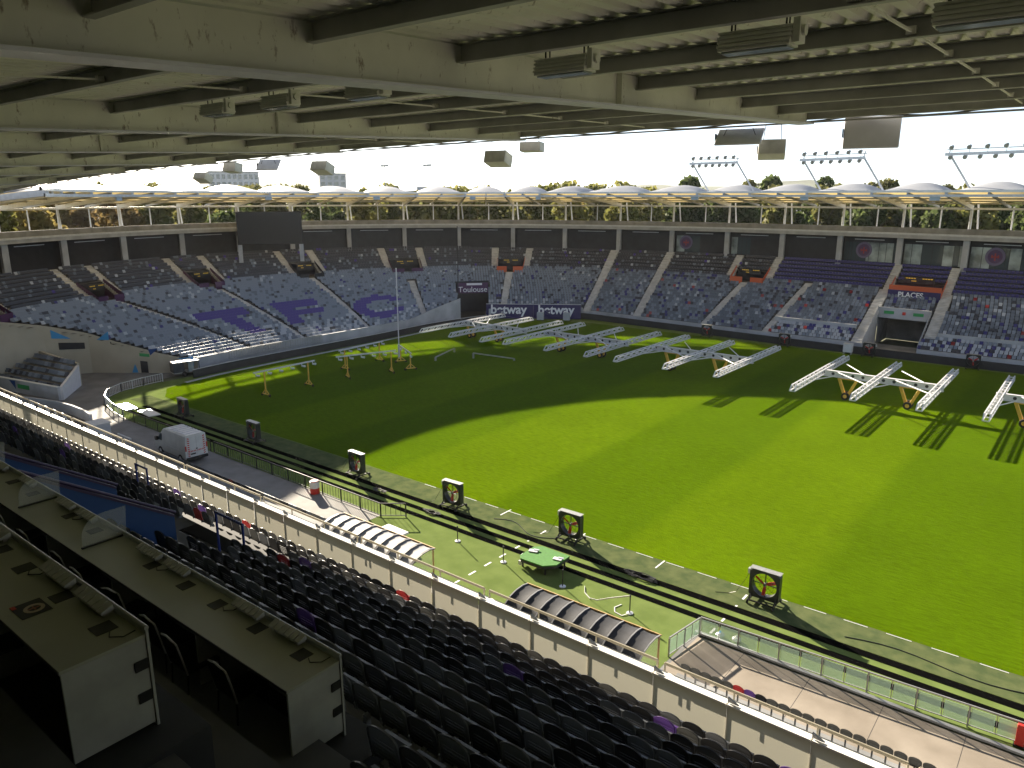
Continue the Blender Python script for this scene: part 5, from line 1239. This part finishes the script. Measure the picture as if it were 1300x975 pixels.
for sy in (-1, 1):
    b = MB(); y0, y1 = (.012, .83) if sy > 0 else (-.83, -.012); b.box(2.702, 2.735, y0, y1, .56, 2.36); dr = b.build("rear_door", M['vanw'], van, bevel=.02)
    b = MB()
    for k in range(9):
        z = .62 + k * .19; y0 = .60 * sy; b.prism([(2.737, y0 + sy * .0, z), (2.737, y0 + sy * .17, z + .06), (2.737, y0 + sy * .17, z + .15), (2.737, y0, z + .09)], (.004, 0, 0))
    for k in range(5):
        yy = sy * (.05 + k * .13); b.prism([(2.737, yy, 1.0), (2.737, yy + sy * .07, 1.0), (2.737, yy + sy * .10, 1.13), (2.737, yy + sy * .03, 1.13)], (.004, 0, 0))
    b.build("hazard_stripes", M['red'], dr)
b = MB(); b.box(2.737, 2.745, -.55, -.1, .76, .88); b.build("number_plate", M['black'], van); b = MB(); b.box(2.737, 2.76, -.05, .08, 1.18, 1.28); b.build("door_handle", M['blackm'], van)
b = MB(); b.box(2.6, 2.83, -.95, .95, .30, .55); b.build("rear_bumper", M['black'], van, bevel=.03)
for sy in (-.93, .93): b = MB(); b.box(2.69, 2.74, sy - .05, sy + .05, 1.15, 1.6); b.build("tail_light", M['red'], van)
for sy in (-1.0, 1.0):
    b = MB(); b.add([(-2.1, sy, 1.32), (-1.35, sy, 1.32), (-1.35, sy * .93, 1.95), (-1.72, sy * .93, 1.9)], [(0, 1, 2, 3)]); b.build("cab_window", M['window'], van)
    b = MB(); b.box(-2.25, -2.0, sy * 1.02 - .04, sy * 1.16 + .04, 1.25, 1.6) if sy > 0 else b.box(-2.25, -2.0, sy * 1.16 - .04, sy * 1.02 + .04, 1.25, 1.6); b.build("wing_mirror", M['black'], van)
    b = MB(); b.box(-.9, 2.6, sy * .985 - .02, sy * .985 + .02, .95, 1.05); b.build("side_moulding", M['steelw'], van)
    for xx in (-1.75, 1.75):
        b = MB(); b.tube((xx, sy * .98 - .12 * sy, .35), (xx, sy * .98 + .03 * sy, .35), .35, 18); wl = b.build("wheel", M['rubbert'], van); b = MB(); b.tube((xx, sy * .98, .35), (xx, sy * .98 + .04 * sy, .35), .2, 14); b.build("hubcap", M['alu'], wl)
b = MB(); b.add([(-2.22, -.82, 1.28), (-2.22, .82, 1.28), (-1.75, .76, 1.93), (-1.75, -.76, 1.93)], [(0, 1, 2, 3)]); o = b.build("windscreen", M['window'], van); o.location = (-.03, 0, .03)
b = MB()
for xx in np.arange(-.6, 2.6, .55): b.box(xx, xx + .06, -.75, .75, 2.50, 2.535)
for x_, y_ in ((0, -.6), (.8, -.6), (1.6, -.6), (.3, .55), (1.2, .55)): b.box(x_, x_ + .08, y_, y_ + .08, 2.5, 2.58)
b.build("roof_ribs", M['steelw'], van)

# ================================================================== VIDEO SCREEN, FLOODLIGHT RACKS
A = Vector((-124.1, 76.9, 0)); B_ = Vector((-117.8, 86.3, 0)); d = (B_ - A).normalized(); n = Vector((d.y, -d.x, 0)); L = (B_ - A).length
t = thing("video_screen", "large black video screen above the end stand at left", "screen", (A + B_) / 2 + Vector((0, 0, 13.6)), math.atan2(d.y, d.x))
b = MB(); b.box(-L / 2, L / 2, -.35, .35, 0, 5.85); b.build("cabinet", M['dark'], t)
b = MB(); b.box(-L / 2 + .15, L / 2 - .15, -.38, -.36, .15, 5.7); b.build("display", mat("switched_off_display", (.012, .012, .013), .25), t)
for sx in (-L / 2 + .3, L / 2 - .3): b = MB(); b.box(sx - .35, sx + .35, .1, .9, -3.2, -.01); b.build("leg", M['concl'], t)
for i, (sx, wd, lab) in enumerate(((13.22, 8.4, "leftmost floodlight rack above the far white domes"), (15.3, 9.6, "middle floodlight rack above the far white domes"), (17.5, 11.5, "rightmost floodlight rack above the far domes, cut by the picture edge"))):
    c_ = RE(sx, 1.5, 0); c2 = RE(sx + .1, 1.5, 0); dd = (c2 - c_); dd.z = 0
    t = thing("floodlight_rack", lab, "floodlight", (c_.x, c_.y, 23.0), math.atan2(dd.y, dd.x), "floodlight racks on the far roof"); z = 4.25
    b = MB(); b.beam((-wd / 2, 0, z), (wd / 2, 0, z), .25, .35); b.beam((-wd / 2, .5, z + .6), (wd / 2, .5, z + .6), .12, .12); b.build("rack_beam", M['alu'], t)
    for sx_ in (-wd / 2 + .4, wd / 2 - .3): b = MB(); b.beam((sx_ + 2.9, 1.0, -.3), (sx_, 0, z + .2), .18, .24); b.beam((sx_, 0, z - .2), (sx_, .6, z + .9), .1, .12); b.build("mast", M['steelw'], t)
    for k in range(13):
        up_ = k < 6; xx = (-wd / 2 + .7 + (wd - 1.4) * (k / 5 if up_ else (k - 6) / 6)); zz = z + .85 if up_ else z - .35
        b = MB(); b.tube((xx, .15, zz + .08), (xx, -.3, zz - .1), .20, 10, r2=.27); b.tube((xx, .1, zz), (xx, .1, z), .04, 5); b.build("lamp", M['galv'], t)
# pole lamps far outside
for i, (x, y, h) in enumerate(((-163, 165, 31), (-176, 160, 31))):
    t = thing("lighting_mast", ["distant double headed light mast above the domes, left one", "distant double headed light mast above the domes, right one"][i], "lighting mast", (x, y, 0)); b = MB(); b.tube((0, 0, 0), (0, 0, h), .18, 8, r2=.1); b.build("pole", M['galv'], t)
    for q in (-1, 1): b = MB(); b.box(q * .9 - .6, q * .9 + .6, -.3, .3, h - .2, h + .35); b.build("lamp_head", M['galv'], t)

# ================================================================== TREES BEYOND THE STADIUM
def crown_mesh(seed, leafm, hh, rr_):
    rs = np.random.RandomState(seed); b = MB(); blobs = []
    for k in range(15):
        a = rs.uniform(0, 6.28); f = rs.uniform(.30, 1.0); q = rr_ * (1 - .55 * abs(f - .55) * 1.6) * rs.uniform(.15, .75)
        blobs.append((q * math.cos(a), q * math.sin(a), hh * f, rr_ * rs.uniform(.28, .48)))
    for (bx_, by_, bz_, br_) in blobs:
        for k in range(150):
            v = rs.normal(size=3); v /= np.linalg.norm(v); r = br_ * rs.uniform(.6, 1.08); p = np.array([bx_, by_, bz_]) + v * r
            n_ = rs.normal(size=3); n_ /= np.linalg.norm(n_); a = np.cross(n_, [0, 0, 1.01]); a /= np.linalg.norm(a); c_ = np.cross(n_, a); s_ = rs.uniform(.3, .7)
            b.add([p - a * s_ - c_ * s_ * .5, p + a * s_ * .2 - c_ * s_, p + a * s_ + c_ * s_ * .4, p - a * s_ * .1 + c_ * s_], [(0, 1, 2, 3)])
    return b
trunks = {}
TREEP = []
for i in range(9):
    lm = LEAF[[0, 1, 2, 3, 4, 1, 2, 3, 1][i]]; hh = [22, 25, 21, 23, 20, 26, 24, 21, 27][i]; rr_ = [5.2, 6, 5, 5.5, 4.6, 6.2, 5.4, 4.8, 6.5][i]
    b = crown_mesh(40 + i, lm, hh, rr_); TREEP.append((b, lm, hh))
words = {0: "golden", 1: "dark green", 2: "olive", 3: "yellow green", 4: "rust coloured"}
kinds = [0, 1, 2, 3, 4, 1, 2, 3, 1]; tproto = {}
rs = random.Random(3); cntT = {}
px_list = list(np.arange(-6, 1310, 18.5)) + list(np.arange(-2, 1312, 15.0))
for j, u in enumerate(px_list):
    dist = rs.uniform(170, 225) if j < 72 else rs.uniform(235, 300); d = RT * (u - 650 + rs.uniform(-6, 6)) + FW * 954 + UP * 237; d.z = 0; d.normalize(); p = d * dist
    if u < 270: i = rs.choice([0, 0, 3, 4, 0, 2])
    elif u < 560: i = rs.choice([1, 2, 3, 7, 2, 6, 5])
    elif u < 830: i = rs.choice([3, 0, 2, 1, 3, 6])
    else: i = rs.choice([1, 5, 6, 2, 8, 3, 1])
    if u in (): pass
    kw = words[kinds[i]]; side = "above the left end of the stand" if u < 300 else ("beyond the video screen and end stand" if u < 560 else ("behind the corner of the far stand" if u < 860 else "behind the far side stand at right"))
    lab = "%s tree seen under the white roof %s" % (kw, side); grp = "trees beyond the stadium"
    sc = rs.uniform(22.8, 25.6 if u < 850 else 26.6) * (dist / 215 * .12 + .88) / TREEP[i][2] / 1.08
    if i not in tproto:
        t = thing("tree", lab, "tree", (p.x, p.y, 0), rs.uniform(0, 6), grp); b, lm, hh = TREEP[i]; b.build("crown", lm, t)
        b = MB(); b.tube((0, 0, 0), (.2, .1, hh * .45), .42, 8, r2=.26); b.tube((.2, .1, hh * .45), (.0, .2, hh * .85), .26, 6, r2=.06)
        for k in range(5): a = k * 1.3; b.tube((.15, .1, hh * (.35 + .08 * k)), (2.6 * math.cos(a), 2.6 * math.sin(a), hh * (.5 + .08 * k)), .14, 6, r2=.04)
        b.build("trunk", M['bark'], t); tproto[i] = t
    else: t = dup(tproto[i], (p.x, p.y, 0), rs.uniform(0, 6), lab, grp)
    t.scale = (sc, sc, sc)
for j, (u, dist, i, sc, lab) in enumerate(((872, 205, 8, 1.0, "tall dark green treetop showing above the domes left of the floodlight racks"), (975, 205, 8, 1.0, "tall dark green treetop showing above the domes between two floodlight racks"), (1042, 215, 5, 1.05, "pair of treetops above the dome under the middle floodlight rack"))):
    d = RT * (u - 650) + FW * 954 + UP * 237; d.z = 0; d.normalize(); p = d * dist
    t = dup(tproto[i] if i in tproto else list(tproto.values())[0], (p.x, p.y, 0), 1.0, lab, "tall trees above the domes"); t.scale = (sc, sc, sc)

# ================================================================== BUILDINGS FAR OUTSIDE
def building(label, u, dist, wd, dep, h, m, nx, nz, rot=0.0, z0=8.0):
    d = RT * (u - 650) + FW * 954 + UP * 237; d.z = 0; d.normalize(); p = d * dist; az = math.atan2(d.y, d.x) - math.pi / 2 + rot
    t = thing("building", label, "building", (p.x, p.y, 0), az)
    b = MB(); b.box(-wd / 2, wd / 2, 0, dep, 0, h); b.build("wall", m, t); b = MB(); b.box(-wd / 2 - .3, wd / 2 + .3, -.3, dep + .3, h, h + .6); b.build("roof", M['concl'], t)
    b = MB(); b.box(-wd * .2, wd * .1, 2, dep - 2, h + .6, h + 2.2); b.build("plant_room", M['facb'], t)
    for k in range(nz):
        for i in range(nx):
            x = -wd / 2 + wd * (i + .5) / nx; z = z0 + (h - z0) * (k + .45) / nz; b = MB(); ww = wd / nx * .30; hz = (h - z0) / nz * .30; b.box(x - ww, x + ww, -.06, -.02, z - hz, z + hz); b.build("window", M['window'], t)
building("white angular office block standing above the domes at left", 300, 390, 22, 12, 33.2, M['fac'], 9, 6, .1, 12)
building("grey tower block partly hidden behind a dome and a hanging loudspeaker", 424, 400, 13, 12, 33.0, M['facb'], 4, 7, .1, 12)
building("long pale apartment block seen low between roof and parapet near the middle", 545, 330, 26, 12, 24, M['fac'], 12, 5, 0, 12)
building("low pale building with flat dark roof seen through the gap at right", 1050, 240, 22, 10, 17.5, M['beige'], 6, 1, 0, 13.5)
building("dark brown square tower seen through the gap behind the far stand", 1107, 230, 9, 9, 22.5, mat("brown_facade", (.10, .085, .075), .8), 3, 3, 0, 12)
building("wide low grey building at the far right behind the stand", 1180, 250, 16, 9, 18.5, M['facb'], 5, 1, 0, 14)
# wooded hill on the horizon
b = MB(); vs = []; n = 40
for i in range(n + 1):
    a = math.radians(-100 + 110 * i / n); r = 500; h = 27 + 8 * math.sin(i * .5) + 4 * math.sin(i * 1.3)
    for (q, hh) in ((0, -.5), (100, h * .7), (200, h), (350, h * .6)): vs.append(((r + q) * math.sin(a), (r + q) * math.cos(a), hh))
b.add(vs, [(i * 4 + j, (i + 1) * 4 + j, (i + 1) * 4 + j + 1, i * 4 + j + 1) for i in range(n) for j in range(3)]); tag(b.build("hills", mat("wooded_hill", (.14, .16, .12), .95, var=.3, scale=.02), smooth=True), kind='structure')

# ================================================================== ALL OTHER SEATS
V = np.concatenate(stuff.V); me = bpy.data.meshes.new("stadium_seats"); me.from_pydata(V.tolist(), [], stuff.F); me.update()
for m_ in SEATM: me.materials.append(m_)
me.polygons.foreach_set("material_index", stuff.Mi)
o = bpy.data.objects.new("stadium_seats", me); COL.objects.link(o)
tag(o, "countless grey, dark, navy and pale plastic seats filling the stands, some purple ones forming letters", "seats", kind='stuff')

# ================================================================== HAZE IN THE AIR
hm = bpy.data.materials.new("pale_air"); hm.use_nodes = True
n_ = hm.node_tree.nodes; n_.remove(n_["Principled BSDF"])
pv = n_.new("ShaderNodeVolumePrincipled"); pv.inputs["Color"].default_value = (.92, .95, 1, 1); pv.inputs["Density"].default_value = 0.00005; pv.inputs["Anisotropy"].default_value = .35
hm.node_tree.links.new(pv.outputs[0], n_["Material Output"].inputs["Volume"])
b = MB(); b.box(-1010, 1010, -1010, 1010, -1.1, 62); tag(b.build("haze", hm), kind='stuff')
# worn marks on the paving and on the synthetic turf: expansion joints and drain covers
b = MB()
for x in np.arange(-11.5, 8, 3.2): b.box(x, x + .02, 28.97, 33.1, .0, .0095)
tag(b.build("paving_joints", M['dark']), kind='structure')
